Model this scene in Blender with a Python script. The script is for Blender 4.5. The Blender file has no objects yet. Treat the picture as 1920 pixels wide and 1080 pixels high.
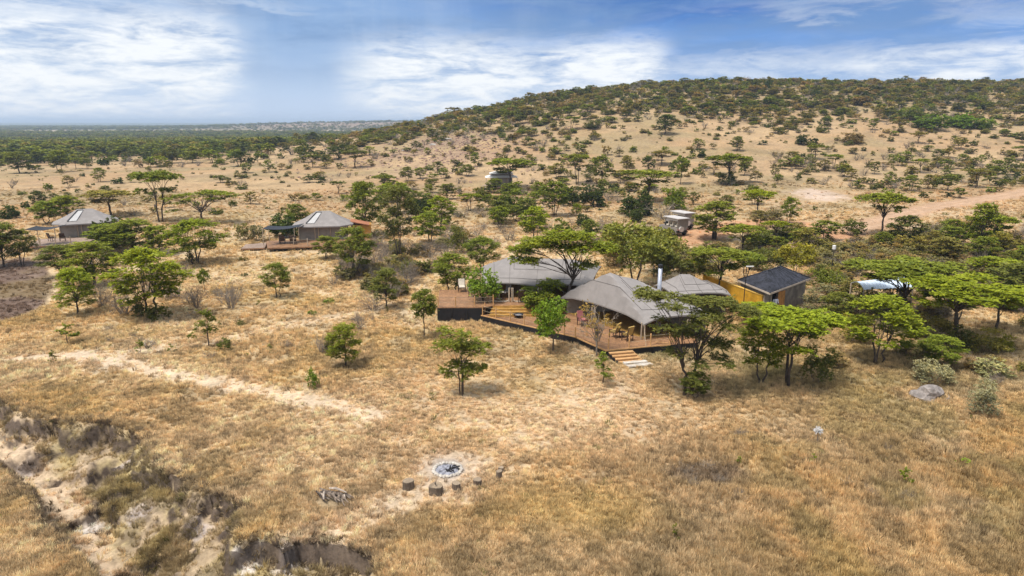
import bpy, bmesh, math, random
import numpy as np
from mathutils import Vector, Matrix, Euler

# ------------------------------------------------------------------ camera, world, sun, exposure
SC = bpy.context.scene
COL = SC.collection
F = 1280.0                       # focal length in photo pixels (24 mm on 36 mm)
PITCH = math.radians(13.7)
CH = 16.0                        # drone height
cam = bpy.data.cameras.new("camera"); co = bpy.data.objects.new("camera", cam); COL.objects.link(co)
cam.lens = 24; cam.sensor_width = 36; cam.clip_start = 0.5; cam.clip_end = 90000
co.location = (0, 0, CH); co.rotation_euler = (math.pi/2 - PITCH, 0, 0)
SC.camera = co
SUN_EL, SUN_AZ = math.radians(66), math.radians(-125)     # azimuth measured from +y towards +x
sun = bpy.data.lights.new("sun", 'SUN'); so = bpy.data.objects.new("sun", sun); COL.objects.link(so)
sun.energy = 2.2; sun.angle = math.radians(20); sun.color = (1.0, 0.95, 0.87)
sd = Vector((math.sin(SUN_AZ)*math.cos(SUN_EL), math.cos(SUN_AZ)*math.cos(SUN_EL), math.sin(SUN_EL)))
so.rotation_euler = sd.to_track_quat('Z', 'Y').to_euler()
SC.view_settings.view_transform = 'Standard'; SC.view_settings.look = 'None'
SC.view_settings.gamma = 1.0; SC.view_settings.use_curve_mapping = False
SC.view_settings.exposure = 1.2
SC.cycles.volume_bounces = 0; SC.cycles.max_bounces = 6; SC.cycles.transparent_max_bounces = 8

class NB:
    """tiny node builder"""
    def __init__(s, tree): s.t = tree; s.n = tree.nodes; s.l = tree.links
    def new(s, typ, **kw):
        n = s.n.new(typ)
        for k, v in kw.items(): setattr(n, k, v)
        return n
    def put(s, sock, v):
        if hasattr(v, 'links') or isinstance(v, bpy.types.NodeSocket): s.l.new(v, sock)
        else:
            if isinstance(v, (tuple, list)) and len(v) == 3 and sock.type == 'RGBA': v = (*v, 1)
            sock.default_value = v
    def m(s, op, a, b=0.0, c=None, clamp=False):
        n = s.n.new('ShaderNodeMath'); n.operation = op; n.use_clamp = clamp
        s.put(n.inputs[0], a); s.put(n.inputs[1], b)
        if c is not None: s.put(n.inputs[2], c)
        return n.outputs[0]
    def mix(s, f, a, b, blend='MIX'):
        n = s.n.new('ShaderNodeMix'); n.data_type = 'RGBA'; n.blend_type = blend
        s.put(n.inputs[0], f); s.put(n.inputs[6], a); s.put(n.inputs[7], b)
        return n.outputs[2]
    def noise(s, vec, scale, detail=4, rough=0.55, dist=0.0, dims='3D'):
        n = s.n.new('ShaderNodeTexNoise'); n.noise_dimensions = dims
        if vec is not None: s.put(n.inputs['Vector'], vec)
        n.inputs['Scale'].default_value = scale; n.inputs['Detail'].default_value = detail
        n.inputs['Roughness'].default_value = rough; n.inputs['Distortion'].default_value = dist
        return n.outputs[0]
    def sm(s, x, a, b):
        n = s.n.new('ShaderNodeMapRange'); n.interpolation_type = 'SMOOTHSTEP'
        s.put(n.inputs[0], x); n.inputs[1].default_value = a; n.inputs[2].default_value = b
        return n.outputs[0]
    def vec(s, x, y, z):
        n = s.n.new('ShaderNodeCombineXYZ'); s.put(n.inputs[0], x); s.put(n.inputs[1], y); s.put(n.inputs[2], z)
        return n.outputs[0]

def build_world():
    w = bpy.data.worlds.new("World"); SC.world = w; w.use_nodes = True
    N = NB(w.node_tree); N.n.clear()
    out = N.new('ShaderNodeOutputWorld'); bg = N.new('ShaderNodeBackground')
    sky = N.new('ShaderNodeTexSky', sky_type='NISHITA', sun_disc=False)
    sky.sun_elevation = SUN_EL; sky.sun_rotation = SUN_AZ; sky.air_density = 1.0; sky.dust_density = 0.6
    tc = N.new('ShaderNodeTexCoord'); sep = N.new('ShaderNodeSeparateXYZ'); N.l.new(tc.outputs['Generated'], sep.inputs[0])
    x, y, z = sep.outputs
    az = N.m('ARCTAN2', x, y); el = N.m('ARCSINE', z)
    # cloud texture stretched sideways as a layer seen at a low angle
    elc = N.m('MAXIMUM', el, 0.0)
    v1 = N.vec(N.m('MULTIPLY', az, 4.0), N.m('MULTIPLY', elc, 17.0), 1.7)
    n1 = N.noise(v1, 1.35, 7, 0.58, 0.25)
    v2 = N.vec(N.m('MULTIPLY', az, 5.0), N.m('MULTIPLY', elc, 21.0), 5.2)
    n2 = N.noise(v2, 2.3, 9, 0.62, 0.5)
    n3 = N.noise(v2, 7.0, 7, 0.62, 0.3)
    jx = N.m('MULTIPLY', N.m('SUBTRACT', n1, 0.5), 0.07)
    jy = N.m('MULTIPLY', N.m('SUBTRACT', n2, 0.5), 0.075)
    AZ = N.m('ADD', az, jx); EL = N.m('ADD', el, jy)
    def A(px): return math.atan((px-960)/F)
    def E(py): return math.atan((228-py)/F)
    def blob(px, py, wx, wy, hard=1.0):
        a = N.m('DIVIDE', N.m('SUBTRACT', AZ, A(px)), wx/F)
        b = N.m('DIVIDE', N.m('SUBTRACT', EL, E(py)), wy/F)
        r = N.m('SQRT', N.m('ADD', N.m('MULTIPLY', a, a), N.m('MULTIPLY', b, b)))
        return N.m('SUBTRACT', 1.0, N.sm(r, 0.45, 1.25))
    def band(px0, px1, soft):           # hard edge of a rain shaft
        e = N.m('ADD', az, N.m('MULTIPLY', N.m('SUBTRACT', n3, 0.5), 0.012))
        return N.m('MULTIPLY', N.sm(e, A(px0-soft), A(px0+soft)), N.m('SUBTRACT', 1.0, N.sm(e, A(px1-soft), A(px1+soft))))
    L = N.m('MULTIPLY', N.m('MAXIMUM', blob(90, 140, 480, 105), blob(340, 115, 240, 72)), band(-900, 474, 42))
    C = N.m('MULTIPLY', N.m('MAXIMUM', blob(840, 155, 300, 80), blob(1130, 140, 230, 62)), N.m('MULTIPLY', band(630, 1238, 34), N.sm(az, A(600), A(740))))
    R1 = N.m('MULTIPLY', blob(1860, 138, 330, 30), 0.85)
    R2 = N.m('MULTIPLY', N.m('MAXIMUM', blob(1560, 45, 260, 20), blob(1900, 58, 180, 30)), 0.22)
    R3 = N.m('MULTIPLY', blob(1480, 135, 330, 26), 0.45)
    T1 = N.m('MULTIPLY', N.m('MAXIMUM', blob(60, 14, 300, 22), blob(330, 38, 240, 12)), 0.35)
    B = N.m('MAXIMUM', N.m('MAXIMUM', N.m('MAXIMUM', L, C), R3), N.m('MAXIMUM', N.m('MAXIMUM', R1, R2), T1))
    away = N.m('MAXIMUM', N.sm(N.m('ABSOLUTE', az), 0.70, 1.2), N.sm(el, 0.19, 0.5))
    gen = N.sm(n1, 0.38, 0.66)
    B = N.m('ADD', N.m('MULTIPLY', B, N.m('SUBTRACT', 1.0, away)), N.m('MULTIPLY', gen, away))
    tex = N.m('ADD', N.m('MULTIPLY', N.sm(n2, 0.30, 0.62), 0.80), N.m('MULTIPLY', N.sm(n3, 0.30, 0.70), 0.36))
    white = N.m('MULTIPLY', B, tex, clamp=True)
    # falling rain: faint upright streaks under the cloud
    nr = N.noise(N.vec(N.m('MULTIPLY', az, 26.0), N.m('MULTIPLY', el, 2.5), 9.0), 1.0, 4, 0.6)
    blue = N.m('MULTIPLY', N.sm(az, A(560), A(1350)), N.sm(EL, E(215), E(70)))
    deep = N.m('MULTIPLY', blob(1480, 22, 620, 54), N.sm(n1, 0.26, 0.52))
    veil = N.mix(N.sm(el, 0.0, 0.13), (0.50, 0.62, 0.82), (0.235, 0.38, 0.64))
    veil = N.mix(N.m('MULTIPLY', blue, 0.85), veil, (0.085, 0.25, 0.64))
    veil = N.mix(N.m('MULTIPLY', deep, 0.92), veil, (0.018, 0.125, 0.45))
    mott = N.m('MULTIPLY', N.sm(n2, 0.40, 0.70), N.sm(el, 0.03, 0.10))
    veil = N.mix(N.m('MULTIPLY', mott, 0.28), veil, (0.42, 0.55, 0.74))
    veil = N.mix(N.m('MULTIPLY', N.m('MULTIPLY', N.sm(n1, 0.62, 0.40), N.sm(el, 0.03, 0.12)), 0.55), veil, (0.14, 0.25, 0.46))
    veil = N.mix(N.m('MULTIPLY', N.sm(nr, 0.40, 0.68), N.m('MULTIPLY', N.sm(az, A(1300), A(700)), 0.18)), veil, (0.47, 0.57, 0.72))
    veil = N.mix(N.m('MULTIPLY', away, 0.7), veil, (0.56, 0.63, 0.72))
    c = N.mix(white, veil, N.mix(away, (0.88, 0.90, 0.93), (1.25, 1.25, 1.25)))
    # blend the physical sky underneath the cloud veil
    c = N.mix(0.0, c, c)
    k = N.mix(1.0, c, (CLOUD_K, CLOUD_K, CLOUD_K), 'MULTIPLY')
    sk = N.mix(1.0, sky.outputs[0], (0.05, 0.05, 0.05), 'MULTIPLY')
    tot = N.mix(0.9, sk, k)
    N.l.new(tot, bg.inputs[0]); bg.inputs[1].default_value = 1.0
    N.l.new(bg.outputs[0], out.inputs[0])
CLOUD_K = 0.51
build_world()

# ------------------------------------------------------------------ numeric helpers
rnd = random.Random(11)
R = np.random.default_rng(5)
def sstep(a, b, x):
    t = np.clip((np.asarray(x, float)-a)/(b-a), 0, 1); return t*t*(3-2*t)
def _hash(ix, iy, s):
    h = (ix.astype(np.int64)*374761393 + iy.astype(np.int64)*668265263 + s*1442695041) & 0xffffffff
    h = ((h ^ (h >> 13))*1274126177) & 0xffffffff
    h = (h ^ (h >> 16)) & 0xffffffff
    return h/4294967295.0
def vnoise(x, y, s=0):
    x = np.asarray(x, float); y = np.asarray(y, float)
    ix = np.floor(x); iy = np.floor(y); fx = x-ix; fy = y-iy
    fx = fx*fx*(3-2*fx); fy = fy*fy*(3-2*fy)
    a = _hash(ix, iy, s); b = _hash(ix+1, iy, s); c = _hash(ix, iy+1, s); d = _hash(ix+1, iy+1, s)
    return (a*(1-fx)+b*fx)*(1-fy) + (c*(1-fx)+d*fx)*fy
def fbm(x, y, sc, oct=4, s=0, gain=0.5):
    t = 0; amp = 1; tot = 0
    for o in range(oct):
        t = t + amp*vnoise(np.asarray(x)/sc*2**o+17.3*o, np.asarray(y)/sc*2**o-9.1*o, s+o); tot += amp; amp *= gain
    return t/tot
cp, sp = math.cos(PITCH), math.sin(PITCH)
def ray(px, py):
    u = (np.asarray(px, float)-960)/F; v = -(np.asarray(py, float)-540)/F
    return u, cp+v*sp, -sp+v*cp
def P(px, py, z=0.0):
    """the point of the level plane z that the photograph shows at (px, py)"""
    dx, dy, dz = ray(px, py); t = (z-CH)/dz
    return Vector((float(dx*t), float(dy*t), float(z)))
def PY(px, py, Y):
    dx, dy, dz = ray(px, py); t = Y/dy
    return Vector((float(dx*t), float(Y), float(CH+dz*t)))
def proj(x, y, z):
    f = y*cp-(z-CH)*sp; u = y*sp+(z-CH)*cp
    return 960+F*x/f, 540-F*u/f
def seg_dist(x, y, pts):
    d = np.full(np.shape(x), 1e9)
    for (ax, ay), (bx, by) in zip(pts[:-1], pts[1:]):
        vx, vy = bx-ax, by-ay; L2 = vx*vx+vy*vy+1e-9
        t = np.clip(((x-ax)*vx+(y-ay)*vy)/L2, 0, 1)
        d = np.minimum(d, np.hypot(x-ax-t*vx, y-ay-t*vy))
    return d
def inside(x, y, pts):
    r = np.zeros(np.shape(x), bool); n = len(pts)
    for i in range(n):
        x0, y0 = pts[i]; x1, y1 = pts[(i+1) % n]
        if y0 == y1: continue
        c = ((y0 > y) != (y1 > y)) & (x < (x1-x0)*(y-y0)/(y1-y0)+x0)
        r ^= c
    return r
def G(pts, z=0.0): return [tuple(P(a, b, z)[:2]) for a, b in pts]

# ------------------------------------------------------------------ lie of the land
BANK_R = G([(-160,720),(-60,742),(0,752),(50,778),(90,792),(180,792),(235,800),(268,832),(300,880),(345,905),(372,925),(420,932),(455,950),(452,990),(440,1012),(508,1012),(530,1035),(560,1018),(640,1024),(692,1042),(712,1090),(740,1180)])
BANK_L = G([(-170,800),(-60,850),(0,872),(38,900),(70,935),(80,975),(112,1000),(150,1050),(175,1085),(240,1180)])
GULLY = BANK_R + BANK_L[::-1]
FLOOR = G([(-150,800),(-40,842),(50,880),(110,925),(150,965),(185,1020),(225,1090),(260,1180)], -1.5)
PATHS = [G([(-200,700),(-20,678),(60,671),(150,667),(210,680),(290,697),(350,708),(450,726),(540,744),(630,760),(700,778)]),
         G([(150,668),(215,668),(290,655),(380,645),(440,632),(520,612),(600,598),(690,585),(730,570)]),
         G([(540,1012),(620,1000),(680,966),(740,940),(800,920),(860,930)]),
         G([(930,890),(960,860),(1010,828),(1080,795),(1130,760),(1170,715)])]
ROAD = G([(1560,452),(1610,440),(1660,430),(1720,412),(1780,398),(1850,386),(1930,372),(2100,352)])
TRACK2 = G([(1300,455),(1325,440),(1400,430),(1480,432),(1560,452)])
WHITEP = G([(1462,372),(1500,362),(1560,368),(1612,385),(1580,396),(1500,392)])
DARKP = G([(-200,470),(0,488),(60,482),(98,500),(112,535),(95,572),(55,592),(0,606),(-200,640)])
RX = [-400,-150,-95,-47,-18,12,40,142,285,420,700]; RA = [0,2,7.0,15.5,22.0,28,31.5,34.5,33.5,32,28]
def height(x, y):
    x = np.asarray(x, float); y = np.asarray(y, float)
    A = np.interp(x - (y-380)*0.05, RX, RA)
    r = np.clip((y-158)/225, 0, 1)
    ramp = 0.55*r**1.15 + 0.45*sstep(0, 1, r)
    z = A*ramp*(1+0.0*x)
    z = z - A*0.6*sstep(430, 900, y)
    z = z + A*ramp*0.10*(fbm(x, y, 55, 3, 21)-0.5)
    z = z + 1.7*sstep(5, 60, x)*sstep(62, 115, y)
    z = z + (fbm(x, y, 9, 4, 3)-0.5)*0.28*sstep(14, 40, y)*sstep(0, 60, np.hypot(x-8, y-54)-2+20) + (fbm(x, y, 60, 3, 5)-0.5)*1.6*sstep(80, 150, y)
    # plain falls a little away to the left, with a low rise two kilometres out
    z = z - 5*sstep(250, 900, y)*sstep(60, -60, x)
    z = z + 20.0*sstep(1500, 2300, y)*sstep(5200, 2600, y)*sstep(-1250, -500, x)*(0.75+0.5*fbm(x, y, 500, 3, 8))
    z = z + 10.0*sstep(5000, 7600, y)*fbm(x, y, 2500, 3, 9)
    near = (y < 60) & (x < 5)
    if near.any():
        xn, yn = x[near] if x.ndim else x, y[near] if y.ndim else y
        pin = inside(xn, yn, GULLY)
        dR = seg_dist(xn, yn, BANK_R); dL = seg_dist(xn, yn, BANK_L)
        nz = (fbm(xn, yn, 1.1, 5, 31, 0.62)-0.5)*1.5 + (fbm(xn, yn, 3.3, 2, 33)-0.5)*1.2
        sR = np.where(pin, dR, -dR)+nz*0.8; sL = np.where(pin, dL, -dL)+nz*0.45
        lump = fbm(xn, yn, 1.6, 4, 35)
        cut = sstep(0.36, 0.60, fbm(xn+3, yn, 1.9, 3, 37))            # the lip is undercut in places and gently slumped in others
        spur = fbm((xn+yn)*0.55, (yn-xn)*1.5, 1.5, 4, 38)
        dep = (1.0*sstep(0.0, 0.26+1.3*(1-cut), sR)+0.95*sstep(0.3, 3.6, sR+lump*1.6-0.8)+(spur-0.5)*0.85*sstep(0.3, 1.4, sR))*sstep(-0.05, 0.45, sL)
        dep = dep + 0.45*sstep(0.60, 0.66, fbm(xn*1.0, yn*1.3, 1.7, 3, 39))*sstep(0.5, 1.5, sR)*sstep(0.2, 1.5, sL)
        dep = np.where(pin | (dR < 0.9) | (dL < 0.6), dep, 0)
        z2 = z[near] if z.ndim else z
        z2 = z2 - dep*(0.9+0.25*(lump-0.5))
        z2 = z2 + np.where(pin, (fbm(xn, yn, 0.7, 3, 36)-0.5)*0.22, 0)
        if z.ndim: z[near] = z2
        else: z = z2
    return z
def gz(x, y): return float(height(np.array([x]), np.array([y]))[0])
def ground_hits(px, py):
    """where the rays through many photo points meet the land (numpy arrays)"""
    px = np.asarray(px, float); py = np.asarray(py, float)
    dx, dy, dz = ray(px, py)
    t = np.full(px.shape, 14.0); prev = t.copy(); hit = np.zeros(px.shape, bool); lo = t.copy(); hi = t.copy()
    for _ in range(340):
        z = CH+dz*t; below = (z <= height(dx*t, dy*t)) & ~hit
        lo = np.where(below, prev, lo); hi = np.where(below, t, hi); hit |= below
        prev = t.copy(); t = np.where(hit, t, t*1.018+0.15)
        if hit.all() or t.min() > 9000: break
    for _ in range(12):
        m = (lo+hi)/2; b = (CH+dz*m) <= height(dx*m, dy*m)
        hi = np.where(b, m, hi); lo = np.where(b, lo, m)
    return dx*hi, dy*hi, hit
def at(px, py):
    x, y, h = ground_hits(np.array([px]), np.array([py]))
    return Vector((float(x[0]), float(y[0]), gz(x[0], y[0])))

# ------------------------------------------------------------------ object helpers
def mesh_from(name, V, Fc, mats=(), mi=None, smooth=False, attrs=None):
    V = np.asarray(V, np.float32); me = bpy.data.meshes.new(name)
    if isinstance(Fc, np.ndarray):
        k = Fc.shape[1]; n = len(Fc)
        me.vertices.add(len(V)); me.vertices.foreach_set('co', V.ravel())
        me.loops.add(n*k); me.loops.foreach_set('vertex_index', Fc.astype(np.int32).ravel())
        me.polygons.add(n); me.polygons.foreach_set('loop_start', (np.arange(n)*k).astype(np.int32))
        me.polygons.foreach_set('loop_total', np.full(n, k, np.int32))
        me.update(calc_edges=True)
    else:
        me.from_pydata(V.tolist(), [], Fc)
    for m in mats: me.materials.append(m)
    if mi is not None: me.polygons.foreach_set('material_index', np.asarray(mi, np.int32))
    if smooth: me.polygons.foreach_set('use_smooth', np.ones(len(me.polygons), bool))
    if attrs:
        for an, (typ, dom, data) in attrs.items():
            a = me.attributes.new(an, typ, dom)
            key = {'FLOAT': 'value', 'FLOAT_COLOR': 'color', 'FLOAT_VECTOR': 'vector', 'INT': 'value'}[typ]
            a.data.foreach_set(key, np.asarray(data, np.float32 if typ != 'INT' else np.int32).ravel())
    return me
def link(o, parent=None):
    COL.objects.link(o)
    if parent is not None: o.parent = parent
    return o
def obj(name, me, parent=None, loc=None, rz=None):
    o = bpy.data.objects.new(name, me); link(o, parent)
    if loc is not None: o.location = loc
    if rz is not None: o.rotation_euler = (0, 0, rz)
    return o
def tag(o, label=None, cat=None, group=None, kind=None):
    if label: o['label'] = label
    if cat: o['category'] = cat
    if group: o['group'] = group
    if kind: o['kind'] = kind
    return o
def empty(name, loc=(0, 0, 0), rz=0):
    o = bpy.data.objects.new(name, None); COL.objects.link(o); o.location = loc; o.rotation_euler = (0, 0, rz)
    o.empty_display_size = 0.3
    return o

class MB:
    """collects shapes for one mesh"""
    def __init__(s): s.v = []; s.f = []
    def add(s, V, Fc):
        b = len(s.v); s.v.extend([tuple(p) for p in V]); s.f.extend([tuple(i+b for i in f) for f in Fc]); return s
    def box(s, c, d, rz=0, M=None):
        hx, hy, hz = d[0]/2, d[1]/2, d[2]/2
        pts = [Vector((x, y, z)) for x in (-hx, hx) for y in (-hy, hy) for z in (-hz, hz)]
        m = M if M is not None else Matrix.Rotation(rz, 3, 'Z')
        c = Vector(c)
        return s.add([c + m @ p for p in pts], [(0,1,3,2),(4,6,7,5),(0,4,5,1),(2,3,7,6),(0,2,6,4),(1,5,7,3)])
    def bar(s, a, b, w, h=None, up=(0, 0, 1)):
        a, b = Vector(a), Vector(b); d = (b-a); L = d.length; d.normalize()
        upv = Vector(up)
        if abs(d.dot(upv)) > 0.95: upv = Vector((1, 0, 0))
        sx = d.cross(upv).normalized(); sz = sx.cross(d)
        M = Matrix((sx, d, sz)).transposed()
        return s.box((a+b)/2, (w, L, h or w), M=M)
    def tube(s, pts, rad, n=6, cap=True):
        pts = [Vector(p) for p in pts]; 
        if not hasattr(rad, '__len__'): rad = [rad]*len(pts)
        b = len(s.v); prev = None
        for i, p in enumerate(pts):
            d = (pts[min(i+1, len(pts)-1)]-pts[max(i-1, 0)])
            d = d.normalized() if d.length > 1e-9 else Vector((0, 0, 1))
            if prev is None: prev = d.orthogonal().normalized()
            u = (prev - d*prev.dot(d)); u = u.normalized() if u.length > 1e-6 else d.orthogonal().normalized()
            prev = u; w = d.cross(u)
            for k in range(n):
                a = 2*math.pi*k/n; s.v.append(tuple(p+(u*math.cos(a)+w*math.sin(a))*rad[i]))
        for i in range(len(pts)-1):
            for k in range(n):
                k2 = (k+1) % n; s.f.append((b+i*n+k, b+i*n+k2, b+(i+1)*n+k2, b+(i+1)*n+k))
        if cap:
            s.f.append(tuple(b+k for k in range(n))[::-1]); s.f.append(tuple(b+(len(pts)-1)*n+k for k in range(n)))
        return s
    def prism(s, poly, z0, z1):
        n = len(poly); b = len(s.v)
        s.v += [(p[0], p[1], z0) for p in poly]+[(p[0], p[1], z1) for p in poly]
        s.f.append(tuple(b+i for i in range(n))[::-1]); s.f.append(tuple(b+n+i for i in range(n)))
        for i in range(n):
            j = (i+1) % n; s.f.append((b+i, b+j, b+n+j, b+n+i))
        return s
    def build(s, name, mat, parent=None, smooth=False, loc=None):
        me = mesh_from(name, s.v, s.f, [mat], smooth=smooth)
        o = obj(name, me, parent)
        if loc is not None: o.location = loc
        return o

# ------------------------------------------------------------------ materials
MATS = {}
def mat(name, col, rough=0.8, var=0.18, scale=6.0, bump=0.0, col2=None, metal=0.0, stretch=None, spec=0.3):
    if name in MATS: return MATS[name]
    m = bpy.data.materials.new(name); m.use_nodes = True; N = NB(m.node_tree); N.n.clear()
    out = N.new('ShaderNodeOutputMaterial'); b = N.new('ShaderNodeBsdfPrincipled'); N.l.new(b.outputs[0], out.inputs[0])
    tc = N.new('ShaderNodeTexCoord'); vec = tc.outputs['Object']
    if stretch:
        mp = N.new('ShaderNodeMapping'); mp.inputs['Scale'].default_value = stretch; N.l.new(vec, mp.inputs[0]); vec = mp.outputs[0]
    n = N.noise(vec, scale, 6, 0.6); n2 = N.noise(vec, scale*0.23, 3, 0.5)
    oi = N.new('ShaderNodeObjectInfo')
    c2 = col2 or tuple(c*(1-var*1.6) for c in col)
    c1 = tuple(min(1, c*(1+var)) for c in col)
    f = N.m('ADD', N.m('MULTIPLY', n, 0.65), N.m('MULTIPLY', n2, 0.35)); f = N.sm(f, 0.36, 0.64)
    f = N.m('ADD', f, N.m('MULTIPLY', N.m('SUBTRACT', oi.outputs['Random'], 0.5), 0.5), clamp=True)
    N.l.new(N.mix(f, c2, c1), b.inputs['Base Color'])
    b.inputs['Roughness'].default_value = rough; b.inputs['Metallic'].default_value = metal
    b.inputs['Specular IOR Level'].default_value = spec
    if bump:
        bp = N.new('ShaderNodeBump'); bp.inputs['Strength'].default_value = bump; bp.inputs['Distance'].default_value = 0.03
        N.l.new(n, bp.inputs['Height']); N.l.new(bp.outputs[0], b.inputs['Normal'])
    MATS[name] = m; return m

def leaf_mat(name, mode='OBJECT'):
    m = bpy.data.materials.new(name); m.use_nodes = True; N = NB(m.node_tree); N.n.clear()
    out = N.new('ShaderNodeOutputMaterial')
    if mode == 'OBJECT':
        oi = N.new('ShaderNodeObjectInfo'); base = oi.outputs['Color']
    else:
        a = N.new('ShaderNodeAttribute', attribute_type='INSTANCER', attribute_name='tcol'); base = a.outputs['Color']
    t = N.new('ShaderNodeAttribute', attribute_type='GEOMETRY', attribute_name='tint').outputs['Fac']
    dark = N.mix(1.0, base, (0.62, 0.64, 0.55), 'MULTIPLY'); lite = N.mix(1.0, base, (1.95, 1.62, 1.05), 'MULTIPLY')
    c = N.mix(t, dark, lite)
    d = N.new('ShaderNodeBsdfDiffuse'); N.l.new(c, d.inputs[0])
    tr = N.new('ShaderNodeBsdfTranslucent'); N.l.new(N.mix(1.0, c, (1.25, 1.15, 0.5), 'MULTIPLY'), tr.inputs[0])
    g = N.new('ShaderNodeBsdfGlossy'); g.inputs['Roughness'].default_value = 0.45; g.inputs[0].default_value = (0.5, 0.5, 0.5, 1)
    mx = N.new('ShaderNodeMixShader'); mx.inputs[0].default_value = 0.28; N.l.new(d.outputs[0], mx.inputs[1]); N.l.new(tr.outputs[0], mx.inputs[2])
    m2 = N.new('ShaderNodeMixShader'); m2.inputs[0].default_value = 0.025; N.l.new(mx.outputs[0], m2.inputs[1]); N.l.new(g.outputs[0], m2.inputs[2])
    N.l.new(m2.outputs[0], out.inputs[0]); return m
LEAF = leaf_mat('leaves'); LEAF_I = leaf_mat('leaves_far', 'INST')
def grass_mat():
    m = bpy.data.materials.new('dry_grass'); m.use_nodes = True; N = NB(m.node_tree); N.n.clear()
    out = N.new('ShaderNodeOutputMaterial')
    base = N.new('ShaderNodeAttribute', attribute_type='INSTANCER', attribute_name='tcol').outputs['Color']
    t = N.new('ShaderNodeAttribute', attribute_type='GEOMETRY', attribute_name='tint').outputs['Fac']
    c = N.mix(t, N.mix(1.0, base, (0.78, 0.78, 0.76), 'MULTIPLY'), N.mix(1.0, base, (1.30, 1.29, 1.26), 'MULTIPLY'))
    d = N.new('ShaderNodeBsdfDiffuse'); N.l.new(c, d.inputs[0])
    tr = N.new('ShaderNodeBsdfTranslucent'); N.l.new(c, tr.inputs[0])
    mx = N.new('ShaderNodeMixShader'); mx.inputs[0].default_value = 0.35; N.l.new(d.outputs[0], mx.inputs[1]); N.l.new(tr.outputs[0], mx.inputs[2])
    N.l.new(mx.outputs[0], out.inputs[0]); return m
GRASS = grass_mat()
BARK = mat('bark', (0.085, 0.066, 0.052), 0.9, 0.3, 18, 0.6)
BARK_PALE = mat('pale_bark', (0.30, 0.25, 0.20), 0.9, 0.3, 14, 0.4)
TWIG = mat('dry_twigs', (0.25, 0.205, 0.160), 0.9, 0.25, 9)

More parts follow.
